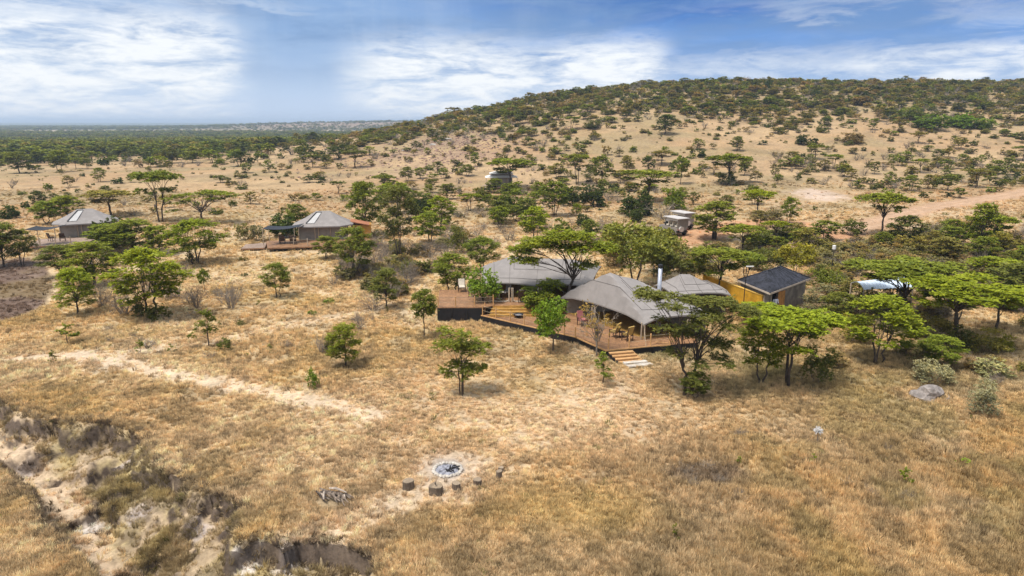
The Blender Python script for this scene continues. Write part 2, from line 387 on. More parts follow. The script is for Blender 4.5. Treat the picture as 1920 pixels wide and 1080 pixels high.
# ------------------------------------------------------------------ ground colours
PITC = P(839, 882, 0.0); BRUSH = P(1312, 892, 0.0); YEL = P(1105, 960, 0.0)
def mixc(a, b, t):
    t = np.asarray(t)[..., None]; return a*(1-t)+np.asarray(b)*t
def ground_color(x, y, z=None):
    x = np.asarray(x, float); y = np.asarray(y, float)
    n1 = fbm(x, y, 7, 5, 41); n2 = fbm(x, y, 1.7, 4, 43, 0.6); n3 = fbm(x, y, 28, 3, 45); n4 = fbm(x+50, y, 3.6, 4, 47)
    c = np.ones(x.shape+(3,))*np.array((0.45, 0.325, 0.182))
    c = mixc(c, (0.52, 0.40, 0.262), sstep(0.42, 0.66, n1)*0.85)           # bleached straw
    c = mixc(c, (0.40, 0.295, 0.135), sstep(0.50, 0.66, n4)*0.5)          # ochre tufts
    c = mixc(c, (0.235, 0.175, 0.105), sstep(0.54, 0.70, n2)*0.5)          # old grey thatch
    fy = sstep(50, 32, y)*sstep(-6, 6, x)
    c = mixc(c, (0.355, 0.235, 0.105), fy*sstep(0.38, 0.60, n4)*0.55)
    c = mixc(c, (0.25, 0.188, 0.105), fy*sstep(0.46, 0.64, n1)*0.55); c = mixc(c, (0.20, 0.150, 0.085), sstep(64, 30, y)*sstep(0.50, 0.62, fbm(x, y, 1.0, 3, 48))*0.55); c = mixc(c, (0.29, 0.235, 0.105), sstep(60, 36, y)*sstep(4, 14, x)*sstep(0.52, 0.64, fbm(x, y, 2.4, 3, 50))*0.4)
    # bare trampled clearing between the pit and the deck
    cl = np.exp(-(((x-1)/12)**2+((y-37)/9)**2)); c = mixc(c, (0.50, 0.365, 0.235), np.clip(cl*0.85*sstep(0.3, 0.62, n1+0.12), 0, 1))
    # green flush along the lodge and under the trees
    gr = np.exp(-(((x-6.5)/7.5)**2+((y-46.2)/2.0)**2)) + 0.8*np.exp(-(((x-19)/7)**2+((y-43.5)/4.5)**2)) + 0.6*np.exp(-(((x-1)/2.5)**2+((y-49)/2.4)**2))
    c = mixc(c, (0.165, 0.160, 0.075), np.clip(gr, 0, 1)*0.72*sstep(0.28, 0.6, n4))
    rt = sstep(14, 30, x)*sstep(34, 44, y)*sstep(75, 60, y)
    c = mixc(c, (0.21, 0.175, 0.10), rt*0.55*sstep(0.3, 0.6, n1))
    # hill and plain: warmer, barer earth
    far = sstep(66, 150, y)
    red = np.array((0.335, 0.213, 0.112)); c2 = mixc(np.ones(x.shape+(3,))*red, (0.38, 0.262, 0.146), sstep(0.35, 0.65, n3))
    c2 = mixc(c2, (0.31, 0.205, 0.115), sstep(0.55, 0.7, n1)*0.6)
    c2 = mixc(c2, (0.235, 0.185, 0.095), sstep(0.48, 0.64, fbm(x*0.6, y, 17, 5, 49, 0.6))*0.65); c2 = mixc(c2, (0.21, 0.15, 0.085), sstep(0.56, 0.66, fbm(x*0.5, y, 4.0, 4, 52, 0.6))*0.6)
    c = mixc(c, c2, far*0.9)
    rocky = np.exp(-(((x+24)/26)**2+((y-245)/45)**2)); c = mixc(c, (0.25, 0.165, 0.115), np.clip(rocky*1.1, 0, 1)*sstep(0.35, 0.6, n1)*0.75)
    ridge = sstep(255, 330, y)*sstep(-70, 0, x)*sstep(600, 430, y); c = mixc(c, (0.25, 0.19, 0.10), ridge*0.6)
    # distant plain: bands of woodland and pale clearings
    fp = sstep(430, 800, y)
    band = fbm(x*0.35, y, 260, 4, 51)
    c3 = mixc(np.ones(x.shape+(3,))*np.array((0.085, 0.105, 0.05)), (0.34, 0.255, 0.165), np.clip(clearing(x, y)*1.15, 0, 1))
    c3 = mixc(c3, (0.07, 0.09, 0.05), sstep(4200, 6200, y)*0.7)
    rise = sstep(1500, 2000, y)*sstep(3000, 2200, y)*sstep(-1100, -600, x); c3 = mixc(c3, (0.30, 0.20, 0.15), rise*0.75)
    c = mixc(c, c3, fp)
    d = np.hypot(x-PITC[0], y-PITC[1])+(n2-0.5)*1.6; c = mixc(c, (0.43, 0.335, 0.25), sstep(2.6, 1.2, d)*0.8); c = mixc(c, (0.26, 0.23, 0.21), sstep(1.25, 0.8, d)*0.6)
    d = np.hypot((x-BRUSH[0])/2.2, (y-BRUSH[1])/1.0)+(n4-0.5)*1.1; c = mixc(c, (0.165, 0.122, 0.09), sstep(1.15, 0.5, d)*0.75)
    d = np.hypot((x-YEL[0])/3.5, (y-YEL[1])/2.6)+(n4-0.5)*0.9; c = mixc(c, (0.44, 0.325, 0.125), sstep(1.5, 0.1, d+(n1-0.5)*1.5)*0.5)
    # road, tracks, paths
    w = (fbm(x, y, 1.3, 3, 61)-0.5)
    d = seg_dist(x, y, ROAD); c = mixc(c, (0.385, 0.245, 0.150), sstep(3.6, 2.2, d+w*2.4)); c = mixc(c, (0.44, 0.30, 0.20), sstep(0.75, 0.3, np.abs(d-1.0)+w*0.7)*0.6)
    d = seg_dist(x, y, TRACK2); c = mixc(c, (0.42, 0.23, 0.125), sstep(4.2, 2.2, d+w*3)*0.9)
    for i, pth in enumerate(PATHS):
        d = seg_dist(x, y, pth); wd = (0.72, 0.7, 0.6, 0.9)[i]; st = (1.0, 0.6, 0.85, 0.40)[i]
        c = mixc(c, (0.55, 0.425, 0.305), sstep(wd*2.6, wd*0.1, d+w*0.6)*st*(0.6+0.4*n2)*0.85)
    c = mixc(c, (0.50, 0.385, 0.305), np.clip(inside(x+w*5, y+w*6, WHITEP)*sstep(-0.1, 5.0, seg_dist(x, y, WHITEP+WHITEP[:1])+w*6)*(0.5+0.8*n2), 0, 1)*0.9)
    dk = inside(x+w*2.5, y+w*3, DARKP); dd = seg_dist(x, y, DARKP+DARKP[:1])
    dkc = mixc(np.ones(x.shape+(3,))*np.array((0.118, 0.078, 0.062)), (0.26, 0.19, 0.155), sstep(0.52, 0.72, n2)*0.55)
    dkc = mixc(dkc, (0.16, 0.115, 0.05), sstep(0.5, 0.65, n1)*0.6)
    c = mixc(c, dkc, dk*sstep(0.0, 0.9, dd)*0.95)
    # gully
    nr = (y < 60) & (x < 4)
    if nr.any():
        xn, yn = x[nr], y[nr]; cn = c[nr]
        pin = inside(xn, yn, GULLY); dR = seg_dist(xn, yn, BANK_R); dL = seg_dist(xn, yn, BANK_L); dF = seg_dist(xn, yn, FLOOR)
        m1 = fbm(xn, yn, 2.2, 4, 71); m2 = fbm(xn, yn, 0.55, 4, 73)
        gslope = mixc(np.ones(xn.shape+(3,))*np.array((0.38, 0.285, 0.185)), (0.38, 0.30, 0.145), sstep(0.42, 0.6, m1))
        gslope = mixc(gslope, (0.15, 0.112, 0.082), sstep(0.50, 0.66, fbm(xn+9, yn, 1.2, 4, 75))*0.7)
        cn = mixc(cn, gslope, pin*sstep(-0.2, 0.5, dR)*0.9)
        cn = mixc(cn, (0.52, 0.39, 0.265), pin*sstep(2.2, 0.6, dF+(m1-0.5)*2.4+0.045*np.clip(34-yn, 0, 20)**1.3)*0.9)
        for (a, b, r) in ((165, 948, 0.75), (258, 948, 0.8), (372, 992, 0.55), (545, 1055, 0.7), (470, 1065, 0.5), (42, 845, 0.5), (232, 850, 0.45)):
            g = P(a, b, -0.9 if b > 900 and a < 500 else -0.5)
            q = np.hypot((xn-g.x)*0.8, yn-g.y)+(m2-0.5)*0.9
            cn = mixc(cn, (0.58, 0.52, 0.47) if a in (165, 545, 470) else (0.40, 0.34, 0.31), sstep(r, r*0.45, q)*0.85)
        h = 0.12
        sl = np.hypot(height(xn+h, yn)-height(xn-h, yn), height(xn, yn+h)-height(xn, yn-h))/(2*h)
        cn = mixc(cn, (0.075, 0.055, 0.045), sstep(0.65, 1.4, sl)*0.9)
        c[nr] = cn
    return np.clip(c, 0.01, 0.9)
def clearing(x, y):
    """1 in the open glades of the far plain"""
    yy = y+(fbm(x*0.45, y, 130, 4, 97)-0.5)*(90+y*0.22)+x*0.05
    a = sstep(640, 690, yy)*sstep(930, 850, yy)+sstep(1330, 1420, yy)*sstep(1750, 1600, yy)*0.9+sstep(3000, 3200, yy)*sstep(3900, 3600, yy)*0.5
    return np.clip(a, 0, 1)*(0.45+0.75*fbm(x, y, 70, 3, 98))
def bare_mask(x, y):
    """0 where nothing grows"""
    g = np.ones(np.shape(x)); w = (fbm(x, y, 1.3, 3, 61)-0.5)
    g *= 1-sstep(4.0, 2.0, seg_dist(x, y, ROAD)+w*2.4)
    g *= 1-0.9*sstep(4.2, 2.2, seg_dist(x, y, TRACK2)+w*3)
    for i, pth in enumerate(PATHS): g *= 1-(0.92, 0.6, 0.8, 0.3)[i]*sstep(1.5, 0.3, seg_dist(x, y, pth)+w*1.0)
    g *= np.where(inside(x, y, WHITEP), 0.05, 1)*np.where(inside(x, y, DARKP), 0.25, 1)
    cl = np.exp(-(((x-1)/11)**2+((y-37)/9)**2)); g *= 1-0.62*np.clip(cl, 0, 1); g *= 1-0.85*sstep(2.3, 1.1, np.hypot(x-PITC[0], y-PITC[1])+w*1.5)
    g *= 0.30+0.70*sstep(0.40, 0.52, fbm(x, y, 1.7, 3, 101))
    near = (y < 60) & (x < 4) & inside(x, y, GULLY)
    g *= np.where(near, 0.12+0.75*sstep(0.46, 0.62, fbm(x, y, 1.8, 3, 99)), 1)
    g *= np.where(near & (seg_dist(x, y, FLOOR)+(fbm(x, y, 2.2, 4, 71)-0.5)*2.4+0.045*np.clip(34-y, 0, 20)**1.3 < 0.8), 0.12, 1)
    return g

# ------------------------------------------------------------------ the ground sheet
def build_ground():
    rr = [9.0]
    while rr[-1] < 26000:
        r = rr[-1]; rr.append(r+min(max(r*r*1.25e-4, 0.07), r*0.0125 if r < 600 else r*0.03))
    rr = np.array(rr)
    a = np.concatenate([np.linspace(-180, -44, 40)[:-1], np.linspace(-44, 44, 560), np.linspace(44, 180, 40)[1:-1]])
    a = np.radians(a); nr, na = len(rr), len(a)
    RR, AA = np.meshgrid(rr, a, indexing='ij'); X = RR*np.sin(AA); Y = RR*np.cos(AA)
    Z = height(X.ravel(), Y.ravel()).reshape(X.shape)
    V = np.stack([X, Y, Z], -1).reshape(-1, 3)
    i = np.arange(nr-1)[:, None]*na; j = np.arange(na)[None, :]; j2 = (j+1) % na
    Fq = np.stack([(i+j), (i+na+j), (i+na+j2), (i+j2)], -1).reshape(-1, 4)[:, ::-1]
    # close the middle
    V = np.vstack([V, [[0, 0, 0]]]); c = len(V)-1
    col = ground_color(V[:, 0], V[:, 1]); col = np.hstack([col, np.ones((len(col), 1))])
    m = bpy.data.materials.new('savanna_ground'); m.use_nodes = True; N = NB(m.node_tree); N.n.clear()
    out = N.new('ShaderNodeOutputMaterial'); b = N.new('ShaderNodeBsdfPrincipled'); N.l.new(b.outputs[0], out.inputs[0])
    at_ = N.new('ShaderNodeAttribute', attribute_type='GEOMETRY', attribute_name='gcol'); tc = N.new('ShaderNodeTexCoord'); g = tc.outputs['Object']
    f1 = N.noise(g, 5.5, 6, 0.65); f2 = N.noise(g, 1.1, 6, 0.6); f3 = N.noise(g, 0.16, 6, 0.6)
    k = N.m('ADD', N.m('ADD', N.m('MULTIPLY', f1, 0.9), N.m('MULTIPLY', f2, 0.7)), N.m('MULTIPLY', f3, 0.35))
    k = N.m('ADD', N.m('MULTIPLY', k, 1.55), -0.52)
    kk = N.vec(k, k, k)
    c4 = N.mix(1.0, at_.outputs['Color'], kk, 'MULTIPLY')
    N.l.new(c4, b.inputs['Base Color']); b.inputs['Roughness'].default_value = 0.95; b.inputs['Specular IOR Level'].default_value = 0.1
    bp = N.new('ShaderNodeBump'); bp.inputs['Strength'].default_value = 0.75; bp.inputs['Distance'].default_value = 0.10
    N.l.new(N.m('ADD', f1, N.m('MULTIPLY', f2, 1.2)), bp.inputs['Height']); N.l.new(bp.outputs[0], b.inputs['Normal'])
    Fl = Fq
    me = mesh_from('ground', V, Fl, [m], smooth=True, attrs={'gcol': ('FLOAT_COLOR', 'POINT', col)})
    bm = None
    o = obj('ground', me); tag(o, kind='structure')
    # centre disc under the drone
    mb = MB(); ring = [(rr[0]*math.sin(t), rr[0]*math.cos(t)) for t in a]
    zz = height(np.array([p[0] for p in ring]), np.array([p[1] for p in ring]))
    mb.v = [(p[0], p[1], float(q)) for p, q in zip(ring, zz)]+[(0, 0, 0)]
    n = len(ring); mb.f = [(i2, n, (i2+1) % n) for i2 in range(n)]
    me2 = mesh_from('ground_under_drone', mb.v, mb.f, [m], attrs={'gcol': ('FLOAT_COLOR', 'POINT', np.ones((n+1, 4))*np.array((0.385, 0.262, 0.143, 1)))})
    o2 = obj('ground', me2); tag(o2, kind='structure')
build_ground()

# ------------------------------------------------------------------ scattering by geometry nodes (stuff only)
def scatter(name, pts, rots, scl, pick, cols, protos, label, cat=None):
    ng = bpy.data.node_groups.new(name, 'GeometryNodeTree')
    ng.interface.new_socket('Geometry', in_out='INPUT', socket_type='NodeSocketGeometry')
    ng.interface.new_socket('Geometry', in_out='OUTPUT', socket_type='NodeSocketGeometry')
    cl = bpy.data.collections.new(name+'_kinds')
    for p in protos: cl.objects.link(p)
    n, l = ng.nodes, ng.links
    gi, go = n.new('NodeGroupInput'), n.new('NodeGroupOutput')
    ci = n.new('GeometryNodeCollectionInfo'); ci.inputs[0].default_value = cl
    ci.inputs['Separate Children'].default_value = True; ci.inputs['Reset Children'].default_value = True
    ip = n.new('GeometryNodeInstanceOnPoints'); ip.inputs['Pick Instance'].default_value = True
    def na(t, nm):
        a = n.new('GeometryNodeInputNamedAttribute'); a.data_type = t; a.inputs[0].default_value = nm; return a.outputs[0]
    l.new(gi.outputs[0], ip.inputs['Points']); l.new(ci.outputs[0], ip.inputs['Instance'])
    l.new(na('INT', 'pick'), ip.inputs['Instance Index'])
    l.new(na('FLOAT_VECTOR', 'rot'), ip.inputs['Rotation']); l.new(na('FLOAT_VECTOR', 'scl'), ip.inputs['Scale'])
    l.new(ip.outputs[0], go.inputs[0])
    me = mesh_from(name, pts, [])
    for an, typ, data in (('rot', 'FLOAT_VECTOR', rots), ('scl', 'FLOAT_VECTOR', scl), ('pick', 'INT', pick), ('tcol', 'FLOAT_COLOR', cols)):
        a = me.attributes.new(an, typ, 'POINT')
        key = {'FLOAT_COLOR': 'color', 'FLOAT_VECTOR': 'vector', 'INT': 'value'}[typ]
        a.data.foreach_set(key, np.asarray(data, np.float32 if typ != 'INT' else np.int32).ravel())
    o = obj(name, me); md = o.modifiers.new('scatter', 'NODES'); md.node_group = ng
    tag(o, label, cat, kind='stuff'); return o
# ------------------------------------------------------------------ vegetation generator
def quads(c, d, s, l, w):
    """leaf quads: centre c, direction d, side s, half length l, half width w (arrays)"""
    a = c-d*l[:, None]; b = c+s*w[:, None]; e = c+d*l[:, None]; f = c-s*w[:, None]
    V = np.stack([a, b, e, f], 1).reshape(-1, 3); n = len(c)
    return V, np.arange(n*4).reshape(n, 4)
def unit(v): return v/np.maximum(np.linalg.norm(v, axis=-1, keepdims=True), 1e-9)
def pad_leaves(rg, pads, nleaf, leaf, flat=True, axis=(0, 0)):
    """feathery sprays: twigs run outward through each pad and carry leaf blades on both sides"""
    pads = np.array(pads, float); wt = pads[:, 3]**2; wt = wt/wt.sum()
    per = 11; nt = max(1, nleaf//per)
    pi = rg.choice(len(pads), nt, p=wt); c = pads[pi, :3]; r = pads[pi, 3]; fl = pads[pi, 4]
    out = np.arctan2(c[:, 1]-axis[1], c[:, 0]-axis[0]); far = np.clip(np.hypot(c[:, 0]-axis[0], c[:, 1]-axis[1])/0.3, 0, 1)
    a0 = rg.uniform(0, 2*np.pi, nt); q = np.sqrt(rg.uniform(0, 1, nt))*0.85
    th = rg.uniform(-1, 1, nt)
    o = c+np.stack([np.cos(a0)*q*r, np.sin(a0)*q*r, th*r*fl*np.sqrt(np.clip(1-q*q, 0.1, 1))], -1)
    ang = np.where(rg.random(nt) < 0.35+0.35*far, out+rg.normal(0, 0.6, nt), a0+rg.normal(0, 0.5, nt))
    el = rg.normal(0.10, 0.22, nt) if flat else rg.normal(0.35, 0.55, nt)
    d = np.stack([np.cos(ang)*np.cos(el), np.sin(ang)*np.cos(el), np.sin(el)], -1)
    L = r*rg.uniform(0.35, 0.75, nt)
    t = (np.arange(per)+0.5)/per
    pos = o[:, None, :]+d[:, None, :]*(t[None, :, None]*L[:, None, None])
    pos[..., 2] -= (t[None, :]**2)*L[:, None]*0.22
    side = unit(np.cross(d, [0, 0, 1.0]))
    sg = np.where(np.arange(per) % 2 == 0, 1.0, -1.0)
    ld = d[:, None, :]*0.55+side[:, None, :]*sg[None, :, None]*0.8+rg.normal(0, 0.28 if flat else 0.6, (nt, per, 3))
    ld = unit(ld); nrm = unit(np.stack([rg.normal(0, 0.42 if flat else 0.9, (nt, per)), rg.normal(0, 0.42 if flat else 0.9, (nt, per)), np.ones((nt, per))], -1))
    sd_ = unit(np.cross(ld, nrm)); n = nt*per
    ll = leaf*rg.uniform(0.7, 1.25, n)
    pos = pos+ld*(ll.reshape(nt, per, 1)*0.8)
    V, Fq = quads(pos.reshape(-1, 3), ld.reshape(-1, 3), sd_.reshape(-1, 3), ll, ll*(0.52 if flat else 0.6))
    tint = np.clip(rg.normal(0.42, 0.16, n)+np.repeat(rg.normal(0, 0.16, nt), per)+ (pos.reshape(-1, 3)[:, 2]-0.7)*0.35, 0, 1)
    return V, Fq, tint
def curve(a, b, sag, n=5, rg=None, wob=0.02):
    a, b = np.array(a, float), np.array(b, float); pts = []
    for i in range(n+1):
        t = i/n; p = a+(b-a)*t
        p[:2] = a[:2]+(b[:2]-a[:2])*(t**1.25)           # leave steeply, then spread
        p[2] = a[2]+(b[2]-a[2])*(1-(1-t)**(1+sag))
        if rg is not None and 0 < i < n: p += rg.normal(0, wob, 3)*[1, 1, 0.5]
        pts.append(p)
    return pts
def limbs(mb, rg, pads, fork, r0, n=6, stems=1, spread=0.03, lean=(0, 0), wob=0.018, side=None):
    pads = sorted(pads, key=lambda p: -p[2]); r0 = r0*0.68
    tops = []
    for s in range(stems):
        a = 2*math.pi*s/stems+rg.uniform(0, 1); bx, by = (math.cos(a)*spread, math.sin(a)*spread) if stems > 1 else (0, 0)
        fx, fy = lean[0]+bx*2.2, lean[1]+by*2.2
        pts = curve((bx, by, -0.03), (fx, fy, fork*(1+0.12*rg.normal())), 0.2, 4, rg, wob*0.7)
        rs = r0/(stems**0.5)
        mb.tube(pts, [rs*(1.25-0.45*i/4) for i in range(5)], n); tops.append((pts[-1], rs*0.8))
    for k, p in enumerate(pads):
        j = min(range(len(tops)), key=lambda q: math.hypot(tops[q][0][0]-p[0], tops[q][0][1]-p[1])+rg.uniform(0, 0.05))
        base, rs = tops[j]; base = np.array(base); st = base.copy()
        if p[2] < fork*1.1: st = np.array([base[0]*p[2]/fork*0.6, base[1]*p[2]/fork*0.6, max(p[2]*0.6, 0.05)])
        elif stems == 1 and rg.random() < 0.6:
            f = rg.uniform(0, 0.25); st = base+(np.array(p[:3])-base)*f*np.array([0.15, 0.15, 1])
        e = np.array([p[0], p[1], p[2]-p[3]*p[4]*0.4])
        pts = curve(st, e, 0.55, 5, rg, wob)
        rr = rs*(0.35+1.1*p[3])
        mb.tube(pts, [rr*(1-0.75*i/5) for i in range(6)], max(3, n-2), cap=False)
        for _ in range(5 if n > 4 else 2):
            a = rg.uniform(0, 6.28); q = pts[4] if rg.random() < 0.6 else pts[3]
            e2 = e+np.array([math.cos(a)*p[3]*0.8, math.sin(a)*p[3]*0.8, p[3]*p[4]*0.3])
            mb.tube(curve(q, e2, 0.4, 3, rg, wob*0.5), [rr*0.3, rr*0.22, rr*0.15, rr*0.06], 3, cap=False)
def pads_umbrella(rg, n=12, low=4):
    P_ = []
    for i in range(n):
        q = math.sqrt((i+0.5)/n)*0.40; a = i*2.4+rg.uniform(-0.4, 0.4)
        P_.append((q*math.cos(a)*rg.uniform(0.8, 1.15), q*math.sin(a), 0.93-0.55*q*q+rg.normal(0, 0.025), rg.uniform(0.115, 0.17), 0.26))
    for i in range(low):
        a = rg.uniform(0, 6.28); q = rg.uniform(0.2, 0.36); P_.append((q*math.cos(a), q*math.sin(a), rg.uniform(0.55, 0.76), rg.uniform(0.10, 0.14), 0.3))
    return P_
def pads_layered(rg, n=20, z0=0.30, prof=None, r=(0.115, 0.18)):
    P_ = []
    for i in range(n):
        t = (i+0.5)/n; z = z0+(0.97-z0)*t
        w = (math.sin(math.pi*min(1, (t*0.80+0.16)))**0.8)*0.40
        a = i*2.4+rg.uniform(-0.5, 0.5); q = w*math.sqrt(rg.uniform(0.25, 1))
        P_.append((q*math.cos(a), q*math.sin(a), z+rg.normal(0, 0.015), rg.uniform(*r), 0.40))
    P_.append((0, 0, 0.92, 0.15, 0.3)); return P_
def pads_round(rg, n=26, z0=0.12):
    P_ = []; lumps = rg.normal(0, 1, (4, 3))
    for i in range(n):
        v = rg.normal(0, 1, 3); v = v/np.linalg.norm(v); k = rg.uniform(0.5, 1)*(0.86+0.07*float(np.clip((lumps@v).max(), -1, 2)))
        if z0 < 0.2: z = 0.10+0.76*abs(v[2])*k; q = 0.38*k*(1-0.25*abs(v[2]))          # domes that sit on the ground
        else: z = z0+(1-z0)*(0.5+0.40*v[2]*k); q = 0.38*k
        P_.append((q*v[0]/max(0.35, math.hypot(v[0], v[1]))*min(1, 0.4+math.hypot(v[0], v[1])), q*v[1]/max(0.35, math.hypot(v[0], v[1]))*min(1, 0.4+math.hypot(v[0], v[1])), z, rg.uniform(0.11, 0.17), 0.75))
    return P_
SHAPES = {}
LOD = {'hero': (1.0, 1.0), 'mid': (0.40, 1.6), 'far': (0.085, 3.2), 'tiny': (0.03, 4.6)}
def shape(kind, var, lod):
    """unit tree (1 wide, 1 high): (trunk mesh, crown mesh)"""
    key = (kind, var, lod)
    if key in SHAPES: return SHAPES[key]
    rg = np.random.default_rng(abs(hash_str(kind))*7+var*131+5)
    q, ls = LOD[lod]; ns = {'hero': 7, 'mid': 5, 'far': 3, 'tiny': 3}[lod]
    mb = MB(); bark = BARK
    if kind == 'U': pads = pads_umbrella(rg, 13+var, 3+var % 3); limbs(mb, rg, pads, 0.42+0.06*(var % 3), 0.030, ns, 1+(var % 2), 0.03, (rg.normal(0, 0.03), 0)); L = pad_leaves(rg, pads, int(11000*q), 0.0185*ls)
    elif kind == 'L': pads = pads_layered(rg, 22, 0.24+0.05*(var % 3)); limbs(mb, rg, pads, 0.30, 0.030, ns, 1+(var % 3), 0.045); L = pad_leaves(rg, pads, int(12500*q), 0.0185*ls)
    elif kind == 'T': pads = pads_layered(rg, 15, 0.50, r=(0.13, 0.19)); limbs(mb, rg, pads, 0.50, 0.022, ns, 1); L = pad_leaves(rg, pads, int(8000*q), 0.026*ls)
    elif kind == 'V':    # open crown on several thin stems
        pads = pads_layered(rg, 13, 0.42, r=(0.10, 0.15)); limbs(mb, rg, pads, 0.34, 0.026, ns, 3, 0.06); L = pad_leaves(rg, pads, int(6500*q), 0.0185*ls)
    elif kind == 'B': pads = pads_round(rg, 34, 0.02); limbs(mb, rg, pads[:8], 0.2, 0.03, ns, 3, 0.05); L = pad_leaves(rg, pads, int(12000*q), 0.018*ls, False)
    elif kind == 'H':    # broad-leaved small tree on a stem
        pads = pads_round(rg, 24, 0.30); limbs(mb, rg, pads[:12], 0.36, 0.024, ns, 1+var % 2, 0.03); L = pad_leaves(rg, pads, int(6000*q), 0.021*ls, False); bark = BARK_PALE if var == 1 else BARK
    elif kind == 'S':    # loose shrub, stems from the ground
        pads = pads_round(rg, 20, 0.12); limbs(mb, rg, pads, 0.14, 0.020, ns, 4, 0.07, wob=0.03); L = pad_leaves(rg, pads, int(6500*q), 0.0175*ls, False); bark = TWIG
    elif kind == 'N':    # nearly bare tree, few leaves
        pads = pads_round(rg, 22, 0.36); limbs(mb, rg, pads, 0.38, 0.026, ns, 1, wob=0.03)
        twigs(mb, rg, 7, 0.30, 0.42, ns); L = pad_leaves(rg, pads, int(900*q)+8, 0.018*ls, False); bark = BARK_PALE
    elif kind == 'P':    # spiky sapling
        pads = [(rg.normal(0, 0.09+0.2*(1-z)), rg.normal(0, 0.09+0.2*(1-z)), z, 0.15, 0.5) for z in np.linspace(0.35, 0.95, 9)]
        limbs(mb, rg, pads, 0.4, 0.03, ns, 1); L = pad_leaves(rg, pads, int(1500*q)+10, 0.035*ls)
    elif kind == 'D':    # dry thorn bush without leaves
        twigs(mb, rg, {'hero': 15, 'mid': 11, 'far': 7, 'tiny': 5}[lod], 0.0, 1.0, ns, {'hero': 3, 'mid': 3, 'far': 2, 'tiny': 1}[lod], {'hero': 1.0, 'mid': 1.25, 'far': 2.2, 'tiny': 3.5}[lod]); L = None; bark = TWIG
    tm = mesh_from('trunk', mb.v, mb.f, [bark], smooth=True)
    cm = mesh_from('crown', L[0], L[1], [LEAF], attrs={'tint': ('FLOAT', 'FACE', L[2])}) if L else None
    if lod in ('far', 'tiny') and cm is not None:      # too small to show parts: one mesh
        n0 = len(mb.v); V = np.vstack([np.array(mb.v), L[0]]); Fc = [tuple(f) for f in mb.f]+[tuple(int(i)+n0 for i in f) for f in L[1]]
        mi = [0]*len(mb.f)+[1]*len(L[1]); tn = np.concatenate([np.zeros(len(mb.f)), L[2]])
        cm = mesh_from('tree', V, Fc, [bark, LEAF], mi, attrs={'tint': ('FLOAT', 'FACE', tn)}); tm = None
    elif cm is None: cm = tm; tm = None
    SHAPES[key] = (tm, cm); return SHAPES[key]
def hash_str(s): return sum(ord(c)*31**i for i, c in enumerate(s)) % 9973
def twigs(mb, rg, n, z0, spread, ns, depth=3, thick=1.0):
    def grow(p, d, L, r, k):
        pts = [p]; q = p.copy(); dd = d.copy()
        for i in range(3):
            dd = unit(dd+rg.normal(0, 0.16, 3)+np.array([0, 0, 0.05])); q = q+dd*L/3; pts.append(q.copy())
        mb.tube(pts, [r, r*0.8, r*0.6, r*0.35], 3 if ns < 7 or k < 2 else 4, cap=False)
        if k > 0:
            for j in range(3 if k > 1 else 4):
                b = pts[rg.integers(1, 4)]; grow(b, unit(dd+rg.normal(0, 0.55, 3)), L*rg.uniform(0.5, 0.75), r*0.55, k-1)
    for i in range(n):
        a = 2*math.pi*i/n+rg.uniform(-0.3, 0.3); t = rg.uniform(0.15, 0.75)
        d = unit(np.array([math.cos(a)*t, math.sin(a)*t, 1.0]))
        s = np.array([math.cos(a)*0.04, math.sin(a)*0.04, z0-0.02])
        grow(s, d, rg.uniform(0.36, 0.50)*(1 if z0 == 0 else 0.8), 0.011*thick, depth)

COLS = {'bright': (0.190, 0.245, 0.024), 'green': (0.155, 0.200, 0.032), 'mid': (0.130, 0.155, 0.042), 'dark': (0.062, 0.092, 0.022),
        'olive': (0.205, 0.195, 0.068), 'grey': (0.225, 0.220, 0.125), 'pale': (0.31, 0.325, 0.215), 'yellow': (0.235, 0.240, 0.035), 'lime': (0.185, 0.210, 0.055),
        'brown': (0.240, 0.190, 0.105), 'tan': (0.275, 0.220, 0.105), 'leafy': (0.150, 0.240, 0.030)}
KNAME = {'U': 'acacia_tree', 'L': 'acacia_tree', 'T': 'young_acacia', 'V': 'acacia_tree', 'B': 'round_bush', 'H': 'broadleaf_tree', 'S': 'shrub', 'N': 'bare_tree', 'P': 'sapling', 'D': 'thorn_bush'}
KCAT = {'U': 'tree', 'L': 'tree', 'T': 'tree', 'V': 'tree', 'B': 'bush', 'H': 'tree', 'S': 'bush', 'N': 'tree', 'P': 'sapling', 'D': 'dry bush'}
CNAME = {'bright': 'bright green', 'green': 'green', 'mid': 'dull green', 'dark': 'dark green', 'olive': 'olive', 'grey': 'grey-green', 'pale': 'pale silvery green', 'yellow': 'yellow-green', 'lime': 'light green', 'brown': 'brownish', 'tan': 'straw-coloured', 'leafy': 'fresh green'}
KPHR = {'U': 'flat-topped acacia', 'L': 'layered acacia', 'T': 'slim young acacia', 'V': 'many-stemmed acacia', 'B': 'dense rounded bush', 'H': 'broad-leaved tree', 'S': 'loose shrub', 'N': 'nearly bare tree', 'P': 'spindly sapling', 'D': 'leafless thorn bush'}
PLANTS = []          # (object, kind, colour, px, py, h_px, custom label)
